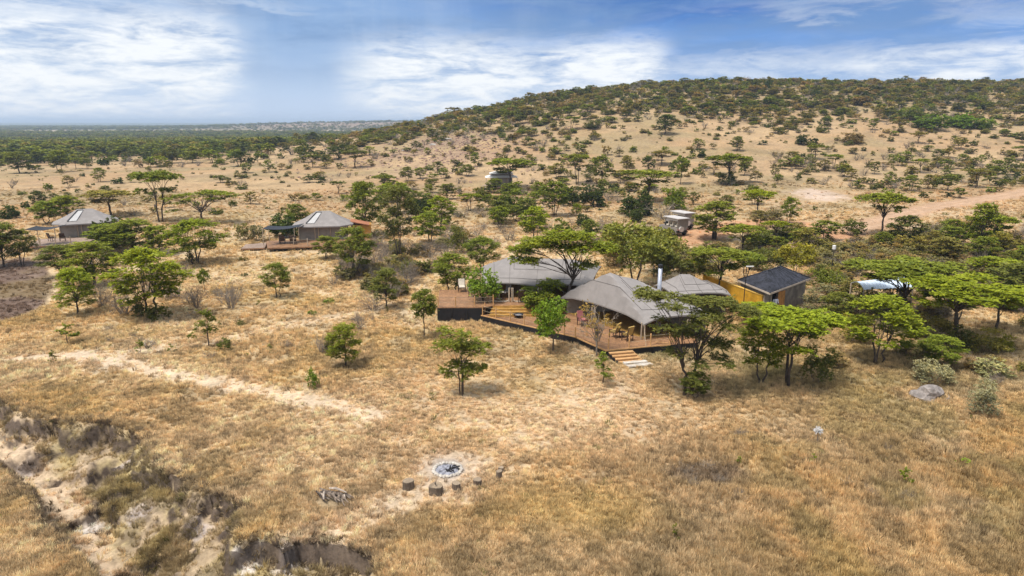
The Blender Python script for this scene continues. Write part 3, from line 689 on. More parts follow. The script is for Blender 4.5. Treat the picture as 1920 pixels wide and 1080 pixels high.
def plant(kind, colr, loc, w, h, lod, label=None, var=None, rz=None, group=None, custom=None):
    var = rnd.randrange({'hero': 4, 'mid': 6, 'far': 6, 'tiny': 2}[lod]) if var is None else var
    rz = rnd.uniform(0, 6.28) if rz is None else rz
    tm, cm = custom or shape(kind, var, lod)
    j = [rnd.uniform(0.86, 1.16) for _ in range(3)]; c = COLS[colr]
    c = tuple(a*b for a, b in zip(c, (j[0], j[0]*rnd.uniform(0.95, 1.05), j[2])))+(1,)
    if tm is not None:
        o = empty(KNAME[kind], loc, rz); o.scale = (w, w, h)
        t = bpy.data.objects.new('trunk', tm); link(t, o); k = bpy.data.objects.new('crown', cm); link(k, o); k.color = c
    else:
        o = bpy.data.objects.new(KNAME[kind], cm); link(o); o.location = loc; o.rotation_euler = (0, 0, rz); o.scale = (w, w, h); o.color = c
    px, py = proj(*loc); PLANTS.append([o, kind, colr, px, py, h*F/max(loc[1], 5), w*F/max(loc[1], 5), label])
    o['category'] = KCAT[kind]; return o
def plant_px(kind, colr, px, py, wpx, hpx, label=None, lod='hero', **k):
    """stand a plant on the ground seen at (px, py), so wide and high in photo pixels"""
    g = at(px, py); d = g.y*cp+(CH-g.z)*sp
    return plant(kind, colr, g, wpx*d/F, hpx*d/F/cp*0.99, lod, label, **k)
# ------------------------------------------------------------------ lodge: materials
CANVAS = mat('grey_canvas', (0.245, 0.222, 0.210), 0.85, 0.07, 1.6, 0.15)
CANVAS_D = mat('wall_canvas', (0.25, 0.22, 0.185), 0.9, 0.10, 2.5, 0.15)
WHITE_C = mat('pale_canvas', (0.62, 0.59, 0.57), 0.8, 0.05, 2.0)
DECKM = mat('deck_boards', (0.30, 0.160, 0.080), 0.6, 0.22, 7, 0.3, stretch=(1, 1, 1))
DECKY = mat('varnished_boards', (0.42, 0.235, 0.062), 0.5, 0.2, 7, 0.2)
DECKG = mat('weathered_boards', (0.33, 0.235, 0.18), 0.75, 0.2, 6, 0.2)
PINE = mat('pine_pole', (0.52, 0.30, 0.13), 0.6, 0.15, 9, 0.15)
POLEW = mat('bare_pole', (0.42, 0.33, 0.24), 0.7, 0.18, 9, 0.15)
BLACK = mat('black_cladding', (0.012, 0.012, 0.014), 0.55, 0.3, 5, 0.1)
DARKW = mat('dark_wood', (0.07, 0.042, 0.028), 0.6, 0.2, 9)
ROPE = mat('rope', (0.35, 0.28, 0.19), 0.9)
CUSH = mat('cream_cushion', (0.60, 0.54, 0.44), 0.9, 0.08, 6)
CUSHY = mat('yellow_cushion', (0.42, 0.28, 0.085), 0.9, 0.08, 6)
CUSHP = mat('pink_cushion', (0.40, 0.15, 0.14), 0.9, 0.08, 6)
CLOTHG = mat('grey_cloth', (0.30, 0.29, 0.29), 0.9, 0.08, 6)
STEEL = mat('galvanised_steel', (0.42, 0.44, 0.50), 0.45, 0.12, 4, 0.0, metal=0.35)
IRON = mat('black_iron', (0.02, 0.02, 0.022), 0.5, 0.2, 8)
OCHRE = mat('yellow_plaster', (0.58, 0.31, 0.022), 0.85, 0.18, 1.4, 0.4)
ORANGE = mat('ochre_plaster', (0.40, 0.20, 0.045), 0.85, 0.10, 2.2, 0.2)
PLASTER = mat('grey_plaster', (0.225, 0.195, 0.165), 0.9, 0.24, 1.6, 0.4)
FELT = mat('dark_shingle', (0.024, 0.025, 0.034), 0.8, 0.5, 5, 0.7)
FASCIA = mat('fascia_board', (0.50, 0.41, 0.33), 0.7, 0.1, 6)
DOORW = mat('door_planks', (0.40, 0.19, 0.055), 0.6, 0.22, 8, 0.2)
TILE = mat('red_tiles', (0.33, 0.135, 0.07), 0.85, 0.2, 8, 0.3)
STONE = mat('pale_stone', (0.36, 0.32, 0.28), 0.9, 0.14, 7, 0.4)
STONEB = mat('buff_stone', (0.46, 0.36, 0.27), 0.9, 0.18, 5, 0.4)
ROCKM = mat('grey_rock', (0.27, 0.235, 0.215), 0.95, 0.25, 4, 0.7)
ROCKR = mat('red_rock', (0.26, 0.165, 0.125), 0.95, 0.25, 4, 0.7)
ASH = mat('ash', (0.20, 0.20, 0.225), 0.95, 0.5, 9, 0.6, col2=(0.03, 0.03, 0.04))
CHAR = mat('charcoal', (0.015, 0.014, 0.016), 0.8, 0.3, 9, 0.4)
LOGSIDE = mat('log_side', (0.15, 0.115, 0.085), 0.9, 0.25, 8, 0.7, stretch=(4, 4, 0.6))
LOGTOP = mat('sawn_wood', (0.27, 0.205, 0.14), 0.85, 0.15, 10, 0.3)
DEADW = mat('dead_wood', (0.20, 0.155, 0.12), 0.9, 0.35, 6, 0.5, col2=(0.035, 0.027, 0.022))
DEADP = mat('bleached_wood', (0.40, 0.33, 0.27), 0.9, 0.25, 6, 0.4)
PAINT = mat('drab_paint', (0.23, 0.205, 0.18), 0.5, 0.08, 3)
PAINTL = mat('pale_roof_paint', (0.50, 0.46, 0.43), 0.55, 0.06, 2)
RUBBER = mat('rubber', (0.02, 0.02, 0.02), 0.85)
GLASS = mat('windscreen', (0.10, 0.12, 0.13), 0.1, 0.05, spec=0.6)
SHEETB = mat('pale_blue_sheet', (0.60, 0.68, 0.78), 0.35, 0.06, 1.5)
SKYL = mat('clear_vinyl', (0.42, 0.41, 0.40), 0.4, 0.05, 2)
SHIRT = mat('white_shirt', (0.66, 0.69, 0.78), 0.9, 0.05, 12)
TROUS = mat('dark_trousers', (0.02, 0.022, 0.035), 0.9, 0.1, 12)
SKIN = mat('dark_skin', (0.085, 0.045, 0.03), 0.55, 0.1, 12)
HAIR = mat('black_hair', (0.01, 0.01, 0.01), 0.8)

# ------------------------------------------------------------------ decks
def clip(poly, a, b, c):
    """keep the part of a polygon where a*x+b*y <= c"""
    out = []
    for i in range(len(poly)):
        p, q = poly[i], poly[(i+1) % len(poly)]; dp = a*p[0]+b*p[1]-c; dq = a*q[0]+b*q[1]-c
        if dp <= 0: out.append(p)
        if (dp < 0 < dq) or (dq < 0 < dp):
            t = dp/(dp-dq); out.append((p[0]+(q[0]-p[0])*t, p[1]+(q[1]-p[1])*t))
    return out
def planks(poly, ang, w, z, root, m, joined=False, thick=0.035, gap=0.012):
    d = (math.cos(ang), math.sin(ang)); n = (-d[1], d[0])
    s = [p[0]*n[0]+p[1]*n[1] for p in poly]; lo, hi = min(s), max(s); k = 0; t = lo; big = MB(); out = []
    while t < hi:
        pc = clip(clip(poly, n[0], n[1], min(t+w-gap, hi)), -n[0], -n[1], -t)
        if len(pc) >= 3:
            dz = rnd.uniform(-0.004, 0.004)
            if joined: big.prism(pc, z-thick+dz, z+dz)
            else: mb = MB().prism(pc, z-thick+dz, z+dz); out.append(mb.build('plank', m, root))
        t += w; k += 1
    if joined: o = big.build('boarding', m, root); o['kind'] = 'stuff'; return [o]
    return out
def ccw(p):
    a = sum(p[i][0]*p[(i+1) % len(p)][1]-p[(i+1) % len(p)][0]*p[i][1] for i in range(len(p)))
    return p if a > 0 else p[::-1]
def rail(root, pts, h=0.86, rad=0.055, m=None, ropes=2, pairs=None):
    prev = None
    for i, p in enumerate(pts):
        mb = MB(); q = Vector(p); hh = h*rnd.uniform(0.96, 1.05)
        mb.tube([q+Vector((0, 0, -0.02)), q+Vector((rnd.uniform(-.012, .012), 0, hh-0.03)), q+Vector((0, 0, hh))], [rad, rad, rad*0.8], 8)
        mb.build('rail_post', m or PINE, root)
        if prev is not None and (pairs is None or (i-1, i) in pairs):
            for k in range(ropes):
                z = h*(0.9-0.42*k); a = prev+Vector((0, 0, z)); b = q+Vector((0, 0, z)); L = (b-a).length
                pp = [a.lerp(b, t/6)-Vector((0, 0, 0.05*L*0.6*4*(t/6)*(1-t/6))) for t in range(7)]
                MB().tube(pp, 0.014, 4).build('rope', ROPE, root)
        prev = q

ZL, ZU = 0.55, 1.20
deck = empty('timber_deck', P(1000, 600, 0)); DK = deck.location.copy()
tag(deck, 'long stepped timber deck with black skirting and rope rail before the big grey tents', 'deck')
deck.location = (0, 0, 0)
lowp = [tuple(P(a, b, ZL)[:2]) for a, b in ((902, 591), (1080, 632), (1100, 638), (1136, 657), (1257, 646), (1306, 642), (1312, 600), (1100, 560), (1010, 578), (932, 586))]
lowp = ccw(lowp)
A_, B_ = P(902, 591, ZL), P(1080, 632, ZL); angL = math.atan2(B_.y-A_.y, B_.x-A_.x)
ppl = planks(lowp, angL, 0.16, ZL, deck, DECKM)
upp = ccw([tuple(P(a, b, ZU)[:2]) for a, b in ((824, 543.5), (819, 576.5), (903.5, 576.5), (926, 573), (1012, 571.5), (1060, 560), (1060, 530), (880, 530), (878, 543))])
planks(upp, 0.0, 0.16, ZU, deck, DECKM)
# black skirts
def skirt(root, pts, z1, z0=-0.5, t=0.05, w=1.22):
    for a, b in zip(pts[:-1], pts[1:]):
        a, b = Vector(a), Vector(b); L = (b-a).length; n = max(1, round(L/w))
        for i in range(n):
            p, q = a.lerp(b, (i+0.006)/n), a.lerp(b, (i+0.994)/n); mb = MB()
            c = (p+q)/2; ang = math.atan2(q.y-p.y, q.x-p.x)
            mb.box((c.x, c.y, (z1+z0)/2), ((q-p).length, t, z1-z0), rz=ang); mb.build('skirt_panel', BLACK, root)
e1 = [P(*q, ZL) for q in ((902.5, 591.6), (1080, 632.6), (1100, 638.6), (1136, 657.6))]
off = Vector((0.0, 0.07, 0))
skirt(deck, [p+off for p in e1], ZL-0.045); e2 = [P(1193, 652.5, ZL), P(1257, 646.6, ZL), P(1306, 642.4, ZL)]
skirt(deck, [P(1137, 657, ZL)+off]+[p+off for p in e2], ZL-0.045)
skirt(deck, [P(819.5, 577, ZU)+off, P(903.5, 577, ZU)+off], ZU-0.05); l0 = P(819.5, 577, ZU)+off; l1 = P(824, 543.5, ZU)
skirt(deck, [l1+Vector((0.07, -0.1, 0)), l0+Vector((0.07, 0.03, 0))], ZU-0.05)
skirt(deck, [P(904, 577, ZU)+Vector((0.03, 0.12, 0)), P(904, 577, ZU)+Vector((0.05, 1.6, 0))], ZU-0.05, ZL-0.1)
# edge beams
for a, b, zz in ((P(902, 591, ZL), P(1080, 632, ZL), ZL), (P(1080, 632, ZL), P(1136, 657, ZL), ZL), (P(1136, 657, ZL), P(1257, 646, ZL), ZL), (P(819, 576.5, ZU), P(903.5, 576.5, ZU), ZU)):
    MB().bar(a+Vector((0, 0, -0.02)), b+Vector((0, 0, -0.02)), 0.05, 0.10).build('edge_board', PINE if zz == ZL else DECKM, deck)
# the steps between the two levels, turning at the right
for k in range(4):
    z = ZU-0.005-0.155*(k+0)-0.02; o = 0.34*k
    a = P(926, 572.4, ZU); b = P(1000, 571, ZU); c = P(1040, 562, ZU)
    y0, y1 = -0.36*k, -0.36*(k+1)
    MB().box(((a.x+b.x)/2+0.05+o*0.2, b.y-0.36*(k+0.5)-0.02, z-0.03), (b.x-a.x+0.3+o*0.9, 0.36, 0.06)).build('step_tread', DECKY, deck)
    MB().box(((a.x+b.x)/2+0.05+o*0.2, b.y-0.36*(k+1)+0.0, z-0.12), (b.x-a.x+0.3+o*0.9, 0.03, 0.115)).build('step_riser', DECKY, deck)
    # flank running away towards the big tent
    s = Vector((b.x+0.22+o*0.75, b.y-0.36*(k+1)+0.1, 0)); d = Vector((math.cos(0.15), math.sin(0.15), 0)); e = s+Vector((1.25, 0.95, 0))
    MB().bar((s.x+0.15, s.y, z-0.032), (e.x+0.2, e.y, z-0.032), 0.38, 0.05).build('step_tread', DECKY, deck)
low_posts = [P(*q, ZL)+Vector((0, 0.09, 0)) for q in ((905, 591.3), (930, 597.3), (956.6, 604), (982.7, 610), (1008, 616), (1034, 622), (1058, 628), (1079, 633.5), (1120, 649.5), (1141, 656))]
rail(deck, low_posts)
rail(deck, [P(*q, ZL)+Vector((0, 0.09, 0)) for q in ((1180, 652), (1220, 648.5), (1256, 645.5))])
rail(deck, [P(1100, 631, ZL)], ropes=0); rail(deck, [P(909, 587, ZL)], ropes=0)
rail(deck, [P(*q, ZU)+Vector((0, 0.09, 0)) for q in ((822, 576), (854, 575.5), (890, 575), (925, 573))], rad=0.045)
# front steps
steps = empty('timber_steps', (0, 0, 0)); tag(steps, 'four honey coloured timber steps going down from the deck corner to the grass', 'steps')
sa, sb = P(1141, 659, ZL), P(1184, 655.5, ZL); sd_ = (sb-sa).normalized(); sn = Vector((sd_.y, -sd_.x, 0)); W = (sb-sa).length
drift = sd_*0.06
for k in range(4):
    z = ZL-0.045-0.125*k; c = (sa+sb)/2+sn*(0.16+0.30*k)+sd_*(0.10*k); ang = math.atan2(sd_.y, sd_.x)
    mb = MB().box((c.x, c.y, z-0.03), (W+0.02, 0.33, 0.07), rz=ang); mb.build('tread', PINE, steps)
    c2 = c+sn*0.13; MB().box((c2.x, c2.y, z-0.10), (W-0.04, 0.03, 0.075), rz=ang).build('riser', DECKM, steps)
for s in (0, 1):
    p = (sb if s else sa)+sd_*(0.03 if s else -0.03); q = p+sn*1.22+sd_*0.36
    MB().bar((p.x, p.y, ZL-0.14), (q.x, q.y, ZL-0.56), 0.05, 0.22).build('stringer', PINE if s else BLACK, steps)
SLAB = mat('step_stone', (0.50, 0.45, 0.39), 0.9, 0.14, 5, 0.4)
def slab(loc, w, d, h, ang, label, seed, m=SLAB):
    bm = bmesh.new(); bmesh.ops.create_cube(bm, size=1); bmesh.ops.subdivide_edges(bm, edges=bm.edges[:], cuts=3, use_grid_fill=True)
    r = random.Random(seed)
    for v in bm.verts:
        v.co.x *= w; v.co.y *= d; v.co.z *= h
        v.co += Vector((r.uniform(-.03, .03), r.uniform(-.03, .03), r.uniform(-.018, .018)))
    me = bpy.data.meshes.new('stone_slab'); bm.to_mesh(me); bm.free(); me.materials.append(m)
    o = obj('stone_slab', me, None, loc, ang); tag(o, label, 'stone step'); return o
cc = (sa+sb)/2+sn*1.50+sd_*0.50; slab((cc.x, cc.y, gz(cc.x, cc.y)+0.10), W*0.98, 0.36, 0.20, math.atan2(sd_.y, sd_.x), 'upper pale stone slab laid right under the last timber step', 3)
cc = cc+sn*0.38+sd_*0.16; slab((cc.x, cc.y, gz(cc.x, cc.y)+0.04), W*1.05, 0.40, 0.16, math.atan2(sd_.y, sd_.x)+0.05, 'lower pale stone slab on the grass at the foot of the steps', 5)

# ------------------------------------------------------------------ tents
def tent_roof(cor, peaks, ez, sag=1.22, arch=0.32, n=28, drop=0.18, posts_u=()):
    """cor: L,F,R,B in plan; peaks: (u,v,z) ends of the ridge; returns a shell with thickness"""
    Lc, Fc, Rc, Bc = [Vector((p[0], p[1], 0)) for p in cor]
    V = []; idx = {}
    for i in range(n+1):
        for j in range(n+1):
            u, v = i/n, j/n       # u: along F->R (and L->B), v: from front edge F-R back to L-B
            p = (Fc*(1-u)+Rc*u)*(1-v)+(Lc*(1-u)+Bc*u)*v
            (u0, v0, z0), (u1, v1, z1) = peaks
            t = 0 if abs(u1-u0) < 1e-6 else min(1, max(0, (u-u0)/(u1-u0)))
            vr = v0+(v1-v0)*t; zr = z0+(z1-z0)*t
            mv = v/vr if v < vr else (1-v)/(1-vr)
            mu = u/u0 if u < u0 else ((1-u)/(1-u1) if u > u1 else 1)
            m = max(0.0, min(mu, mv)); m = m**sag
            e = min(u, 1-u, v, 1-v)
            ph = [0, 1]+list(posts_u); 
            du = abs(math.sin(math.pi*u*(1 if not posts_u else 2))); dv = abs(math.sin(math.pi*v))
            lift = (du*max(0, 1-min(v, 1-v)*5)+dv*max(0, 1-min(u, 1-u)*5))*arch
            low = -drop*max(0, 1-(min(u, 1-u)+min(v, 1-v))*6)
            z = ez+(zr-ez)*m+lift*(1-m)+low
            z += 0.02*math.sin(u*23+v*7)*math.sin(v*17)*m*(1-m)*4*0.5
            V.append((p.x, p.y, z))
    S = n+1; Fq = [(i*S+j, (i+1)*S+j, (i+1)*S+j+1, i*S+j+1) for i in range(n) for j in range(n)]
    # underside and hem
    nv = len(V); V2 = V+[(a, b, c-0.035) for a, b, c in V]
    Fq2 = Fq+[tuple(q+nv for q in f[::-1]) for f in Fq]
    br = [i*S for i in range(n)]+[n*S+j for j in range(n)]+[(n-i)*S+n for i in range(n)]+[n-j for j in range(n)]
    for k in range(len(br)):
        a, b = br[k], br[(k+1) % len(br)]; Fq2.append((a, a+nv, b+nv, b))
    return V2, Fq2, V, S
def hem(V, S, root, m=None):
    n = S-1; br = [i*S for i in range(n)]+[n*S+j for j in range(n)]+[(n-i)*S+n for i in range(n)]+[n-j for j in range(n)]
    mb = MB()
    for k in range(len(br)):
        a, b = V[br[k]], V[br[(k+1) % len(br)]]
        c = len(mb.v); mb.v += [a, b, (b[0], b[1], b[2]-0.11), (a[0], a[1], a[2]-0.11)]
        mb.f.append((c, c+1, c+2, c+3))
    me = mesh_from('valance', mb.v, mb.f, [m or CANVAS]); o = obj('valance', me, root); md = o.modifiers.new('s', 'SOLIDIFY'); md.thickness = 0.02; return o
def lodge_tent(name, label, cor, peaks, ez, floor, posts_u=(), backwall=True, **k):
    root = empty(name); tag(root, label, 'tent')
    V2, F2, V, S = tent_roof(cor, peaks, ez, posts_u=posts_u, **k)
    me = mesh_from('canvas_roof', V2, F2, [CANVAS], smooth=False); o = obj('canvas_roof', me, root)
    hem(V, S, root)
    n = S-1
    # seams along the cloth: two courses round the roof, the hips and upright joints
    SM = mat('seam_canvas', (0.13, 0.118, 0.11), 0.9); q_ = lambda i, j: Vector(V[i*S+j])+Vector((0, 0, 0.012))
    for j in (int(n*0.14), int(n*0.30)):
        MB().tube([q_(i, j) for i in range(j, n-j+1)], 0.022, 4).build('seam', SM, root)
        MB().tube([q_(j, i) for i in range(j, n-j+1)], 0.022, 4).build('seam', SM, root); MB().tube([q_(n-j, i) for i in range(j, n-j+1)], 0.022, 4).build('seam', SM, root)
    for i in (int(n*0.25), int(n*0.5), int(n*0.75)): MB().tube([q_(i, j) for j in range(0, n//2)], 0.014, 4).build('seam', SM, root)
    ctr0 = Vector((sum(p[0] for p in cor)/4, sum(p[1] for p in cor)/4, 0))
    for i, j in ((0, 0), (n, 0), (0, n), (n, n), (n//2, n), (0, n//2), (n, n//2)):
        a = q_(i, j); d = Vector((a.x, a.y, 0))-ctr0; d.normalize(); b = Vector((a.x+d.x*1.5, a.y+d.y*1.5, 0)); b.z = floor if (j == 0 or i == 0) else gz(b.x, b.y)
        MB().tube([a, b], 0.016, 4).build('guy_rope', ROPE, root)
    Lc, Fc, Rc, Bc = [Vector((p[0], p[1], 0)) for p in cor]
    ctr = (Lc+Fc+Rc+Bc)/4
    if backwall:   # canvas walls at the sides and back, set in under the eave
        q = [c.lerp(ctr, 0.10) for c in (Fc, Lc, Bc, Rc)]
        for a, b in ((q[1], q[2]), (q[2], q[3])):
            mb = MB(); c = (a+b)/2; mb.box((c.x, c.y, (floor+ez)/2+0.1), ((b-a).length, 0.04, ez-floor+0.2), rz=math.atan2(b.y-a.y, b.x-a.x)); mb.build('canvas_wall', CANVAS_D, root)
        qi = [c.lerp(ctr, 0.13) for c in (Fc, Rc, Bc, Lc)]
        MB().prism(ccw([(p.x, p.y) for p in qi]), floor+0.012, floor+0.03).build('tent_floor', DECKY, root)
    return root, V, S
def pole_pair(root, p, z0, z1, wrap=True):
    for dx in (-0.13, 0.13):
        MB().tube([(p.x+dx, p.y, z0), (p.x+dx*0.8, p.y, z1)], 0.06, 7).build('pole', POLEW, root)
def door_frame(root, a, b, z0, z1, y):   # pale webbing frame around an opening
    pts = []; r = 0.22
    x0, x1 = a, b
    for t in range(5): an = math.pi+math.pi/2*t/4; pts.append((x0+r+r*math.cos(an), y, z0+r+r*math.sin(an)))
    for t in range(5): an = 1.5*math.pi+math.pi/2*t/4; pts.append((x1-r+r*math.cos(an), y, z0+r+r*math.sin(an)))
    pts = [(x0, y, z1)]+pts+[(x1, y, z1)]
    MB().tube(pts, 0.035, 5).build('opening_frame', CUSH, root)

# tent at the left, over the upper deck
gL, gF, gR, gB = (-3.0, 64.6), (-2.5, 57.2), (6.6, 56.3), (8.7, 65.2)
t1, V, S = lodge_tent('lodge_tent', 'big grey canvas tent at the left, above the yellow inner steps of the deck',
    (gL, gF, gR, gB), ((0.24, 0.52, 4.10), (0.80, 0.50, 3.85)), 2.40, ZU, posts_u=(0.5,), arch=0.18, drop=0.1, sag=1.05)
pf = P(957.5, 566, ZU)
pole_pair(t1, pf, ZU, 2.42)
for px_ in (922, 1012): q = P(px_, 566, ZU); pole_pair(t1, q, ZU, 2.45)
door_frame(t1, P(924, 567, ZU).x, P(954, 567, ZU).x, ZU+0.05, 2.4, pf.y+0.02); door_frame(t1, P(962, 567, ZU).x, P(1008, 567, ZU).x, ZU+0.05, 2.4, pf.y+0.02)
# tent at the right, over the lower deck
t2, V, S = lodge_tent('lodge_tent', 'biggest grey canvas tent, its front corner drooping over the deck behind the timber steps',
    ((3.95, 54.9), (9.52, 47.3), (15.0, 48.6), (10.3, 55.9)), ((0.16, 0.54, 4.72), (0.62, 0.58, 3.85)), 2.02, ZL, arch=0.24, drop=0.24, sag=1.04)
q = P(1205, 637, ZL); pole_pair(t2, q, ZL, 1.86)
q = P(1290, 632, ZL); pole_pair(t2, q, ZL, 1.9); q = P(1112, 606, ZL); pole_pair(t2, q, ZL, 2.0)
# flue
fl = MB(); f0 = PY(1236, 545, 53.3)
flue = empty('stove_flue', (f0.x, f0.y, f0.z-0.3)); tag(flue, 'tall galvanised stove pipe with black cap rising behind the biggest tent', 'flue')
MB().tube([(0, 0, -f0.z+0.3+ZL), (0, 0, 2.15)], 0.16, 14).build('pipe', STEEL, flue, True)
MB().tube([(0, 0, 2.15), (0, 0, 2.20), (0, 0, 2.42), (0, 0, 2.46)], [0.13, 0.19, 0.19, 0.10], 14).build('cap', IRON, flue)
MB().tube([(0, 0, 0.0), (0, 0, 0.12)], [0.24, 0.20], 14).build('flashing', STEEL, flue)
# small tent behind
t3, V, S = lodge_tent('lodge_tent', 'small low grey tent between the stove pipe and the yellow wall', ((12.6, 58.8), (13.4, 54.6), (18.3, 55.4), (17.6, 59.6)), ((0.30, 0.55, 3.35), (0.45, 0.55, 3.3)), 2.05, 0.0, arch=0.15, drop=0.15)

# ------------------------------------------------------------------ furniture on the deck
def chair(loc, rz, label, cush=CUSH, group='chairs on the deck'):
    r = empty('armchair', loc, rz); tag(r, label, 'chair', group)
    for sx in (-0.30, 0.30):
        for sy in (-0.26, 0.26): MB().box((sx, sy, 0.22), (0.05, 0.05, 0.44 if sy > 0 else 0.46)).build('leg', DARKW, r)
        MB().box((sx, 0, 0.62), (0.06, 0.6, 0.035)).build('armrest', DARKW, r)
        MB().box((sx, -0.26, 0.53), (0.045, 0.045, 0.17)).build('arm_support', DARKW, r)
    MB().box((0, 0, 0.40), (0.56, 0.54, 0.05)).build('seat_frame', DARKW, r)
    MB().box((0, -0.02, 0.475), (0.54, 0.52, 0.10)).build('seat_cushion', cush, r)
    M = Matrix.Rotation(math.radians(-14), 3, 'X'); MB().box((0, 0.30, 0.80), (0.56, 0.09, 0.66), M=M).build('backrest', cush, r)
    for sx in (-0.30, 0.30): MB().bar((sx, 0.24, 0.42), (sx, 0.42, 1.10), 0.05).build('back_post', DARKW, r)
    return r
def table(loc, label, r_=0.45, h=0.62, m=DARKW, square=None, cloth=None):
    r = empty('table', loc); tag(r, label, 'table')
    if square:
        MB().box((0, 0, h), (square[0], square[1], 0.05)).build('tabletop', cloth or m, r)
        if cloth: MB().box((0, 0, h-0.16), (square[0]+0.02, square[1]+0.02, 0.27)).build('tablecloth', cloth, r)
        for sx in (-1, 1):
            for sy in (-1, 1): MB().box((sx*(square[0]/2-0.08), sy*(square[1]/2-0.08), h/2-0.02), (0.06, 0.06, h-0.04)).build('leg', m, r)
    else:
        MB().tube([(0, 0, h-0.03), (0, 0, h)], r_, 20).build('tabletop', m, r); MB().tube([(0, 0, 0), (0, 0, h-0.03)], [0.06, 0.05], 8).build('pedestal', m, r)
        MB().tube([(0, 0, 0), (0, 0, 0.03)], r_*0.6, 12).build('foot', m, r)
    return r
up = lambda a, b: P(a, b, ZU)
lo_ = lambda a, b: P(a, b, ZL)
chair(up(866, 547), 0.15, 'cream cushioned armchair at the back edge of the upper deck right of the small acacia')
chair(up(887, 556), 1.2, 'cream armchair turned sideways, half behind the bright green tree on the upper deck')
table(up(936, 560), 'small round table inside the left opening of the left tent', 0.4, 0.6, CUSH)
chair(up(931, 556), 0.1, 'cream armchair in shade behind the round table in the left tent')
chair(up(949, 557), -0.8, 'dark armchair in shade beside the left tent pole', CLOTHG)
table(up(990, 562), 'dining table under a grey cloth in the right opening of the left tent', square=(1.5, 0.9), h=0.75, cloth=CLOTHG)
for i, px_ in enumerate((979, 989, 1000)): chair(up(px_, 566.5), math.pi, 'dark dining chair before the cloth covered table, %s of three' % ('left', 'middle', 'right')[i], DARKW, 'dining chairs of the left tent')
fb = lo_(972, 595); bowl = empty('fire_bowl', fb); tag(bowl, 'shallow black iron fire bowl standing on the lower deck boards', 'fire bowl')
prof = [(0.12, 0.0), (0.16, 0.08), (0.34, 0.16), (0.42, 0.27), (0.44, 0.28), (0.40, 0.27), (0.30, 0.20), (0.02, 0.17)]
V_, F_ = [], []; nn = 20
for r_, z_ in prof: V_ += [(r_*math.cos(2*math.pi*k/nn), r_*math.sin(2*math.pi*k/nn), z_) for k in range(nn)]
for i in range(len(prof)-1): F_ += [(i*nn+k, i*nn+(k+1) % nn, (i+1)*nn+(k+1) % nn, (i+1)*nn+k) for k in range(nn)]
obj('bowl', mesh_from('bowl', V_, F_, [IRON], smooth=True), bowl); MB().tube([(0, 0, 0.18), (0, 0, 0.225)], [0.3, 0.24], 12).build('ash', ASH, bowl)
for s in (-1, 1): MB().tube([(s*0.43, -0.07, 0.25), (s*0.50, -0.05, 0.27), (s*0.50, 0.05, 0.27), (s*0.43, 0.07, 0.25)], 0.012, 5).build('handle', IRON, bowl)
chair(lo_(1152, 632), -2.2, 'wooden armchair with a yellow cushion under the front eave, left of its pair', CUSHY, 'chairs under the front eave')
chair(lo_(1176, 638), -2.5, 'wooden armchair with a yellow cushion near the front tent pole, right of its pair', CUSHY, 'chairs under the front eave')
table(lo_(1166, 632), 'low round side table between the two yellow cushioned chairs', 0.28, 0.42, DARKW)
chair(lo_(1092, 610), 0.6, 'armchair with a pink cushion under the left eave of the biggest tent', CUSHP)
table(lo_(1225, 628), 'dark table in the shade right of the front tent pole', 0.45, 0.6, DARKW)
chair(lo_(1240, 625), 1.9, 'dark armchair in the shade right of the front tent pole', CLOTHG)
pb = empty('broken_rail', lo_(1238, 645)); tag(pb, 'loose pale planks lying crossed on the deck edge right of the steps', 'planks')
MB().bar((-0.35, 0.1, 0.12), (0.5, -0.1, 0.10), 0.12, 0.03).build('plank', PINE, pb); MB().bar((-0.3, 0.0, 0.36), (0.1, 0.05, 0.14), 0.08, 0.03).build('plank', PINE, pb)

# ------------------------------------------------------------------ kitchen building and yellow wall
kit = empty('kitchen_building'); tag(kit, 'low grey building with a dark shingled hip roof and an orange door standing open', 'building')
eF, eL, eR = P(1444, 549, 2.35), P(1383, 524, 2.35), P(1519, 521, 2.35); eB = eL+eR-eF
ctr = (eL+eR)/2; r0 = (eF+eL)/2*0.66+ctr*0.34+Vector((0.2, 0, 0)); ax = (eR-eF)
ra = (eF+eL)/2+ax*0.30; rb = (eF+eL)/2+ax*0.66; ra.z = rb.z = 3.30
def roofface(pts, name='roof_slope', m=FELT, th=0.07, par=kit):
    n = len(pts); v = [tuple(p) for p in pts]+[(p.x, p.y, p.z-th) for p in pts]
    f = [tuple(range(n)), tuple(range(n, 2*n))[::-1]]+[(i, i+n, (i+1) % n+n, (i+1) % n) for i in range(n)]
    return obj(name, mesh_from(name, v, f, [m]), par)
roofface([eF, eR, rb, ra]); roofface([eL, eF, ra]); roofface([eR, eB, rb]); roofface([eB, eL, ra, rb])
for a, b in ((eL, eF), (eF, eR), (eR, eB), (eB, eL)):
    MB().bar(a+Vector((0, 0, -0.10)), b+Vector((0, 0, -0.10)), 0.05, 0.15).build('fascia', FASCIA, kit)
for a, b in ((eL, ra), (eF, ra), (eR, rb), (eB, rb), (ra, rb)):
    MB().bar(a+Vector((0, 0, 0.02)), b+Vector((0, 0, 0.02)), 0.14, 0.03).build('ridge_cap', FELT, kit)
wF, wL, wR, wB = [p.lerp(ctr, 0.13) for p in (eF, eL, eR, eB)]
def wall(a, b, z0, z1, m, name='wall', par=kit, t=0.15):
    c = (a+b)/2; return MB().box((c.x, c.y, (z0+z1)/2), ((Vector((b.x-a.x, b.y-a.y))).length, t, z1-z0), rz=math.atan2(b.y-a.y, b.x-a.x)).build(name, m, par)
wall(wL, wF, -0.3, 2.24, PLASTER); wall(wB, wL, -0.3, 2.24, PLASTER); wall(wR, wB, -0.3, 2.24, PLASTER)
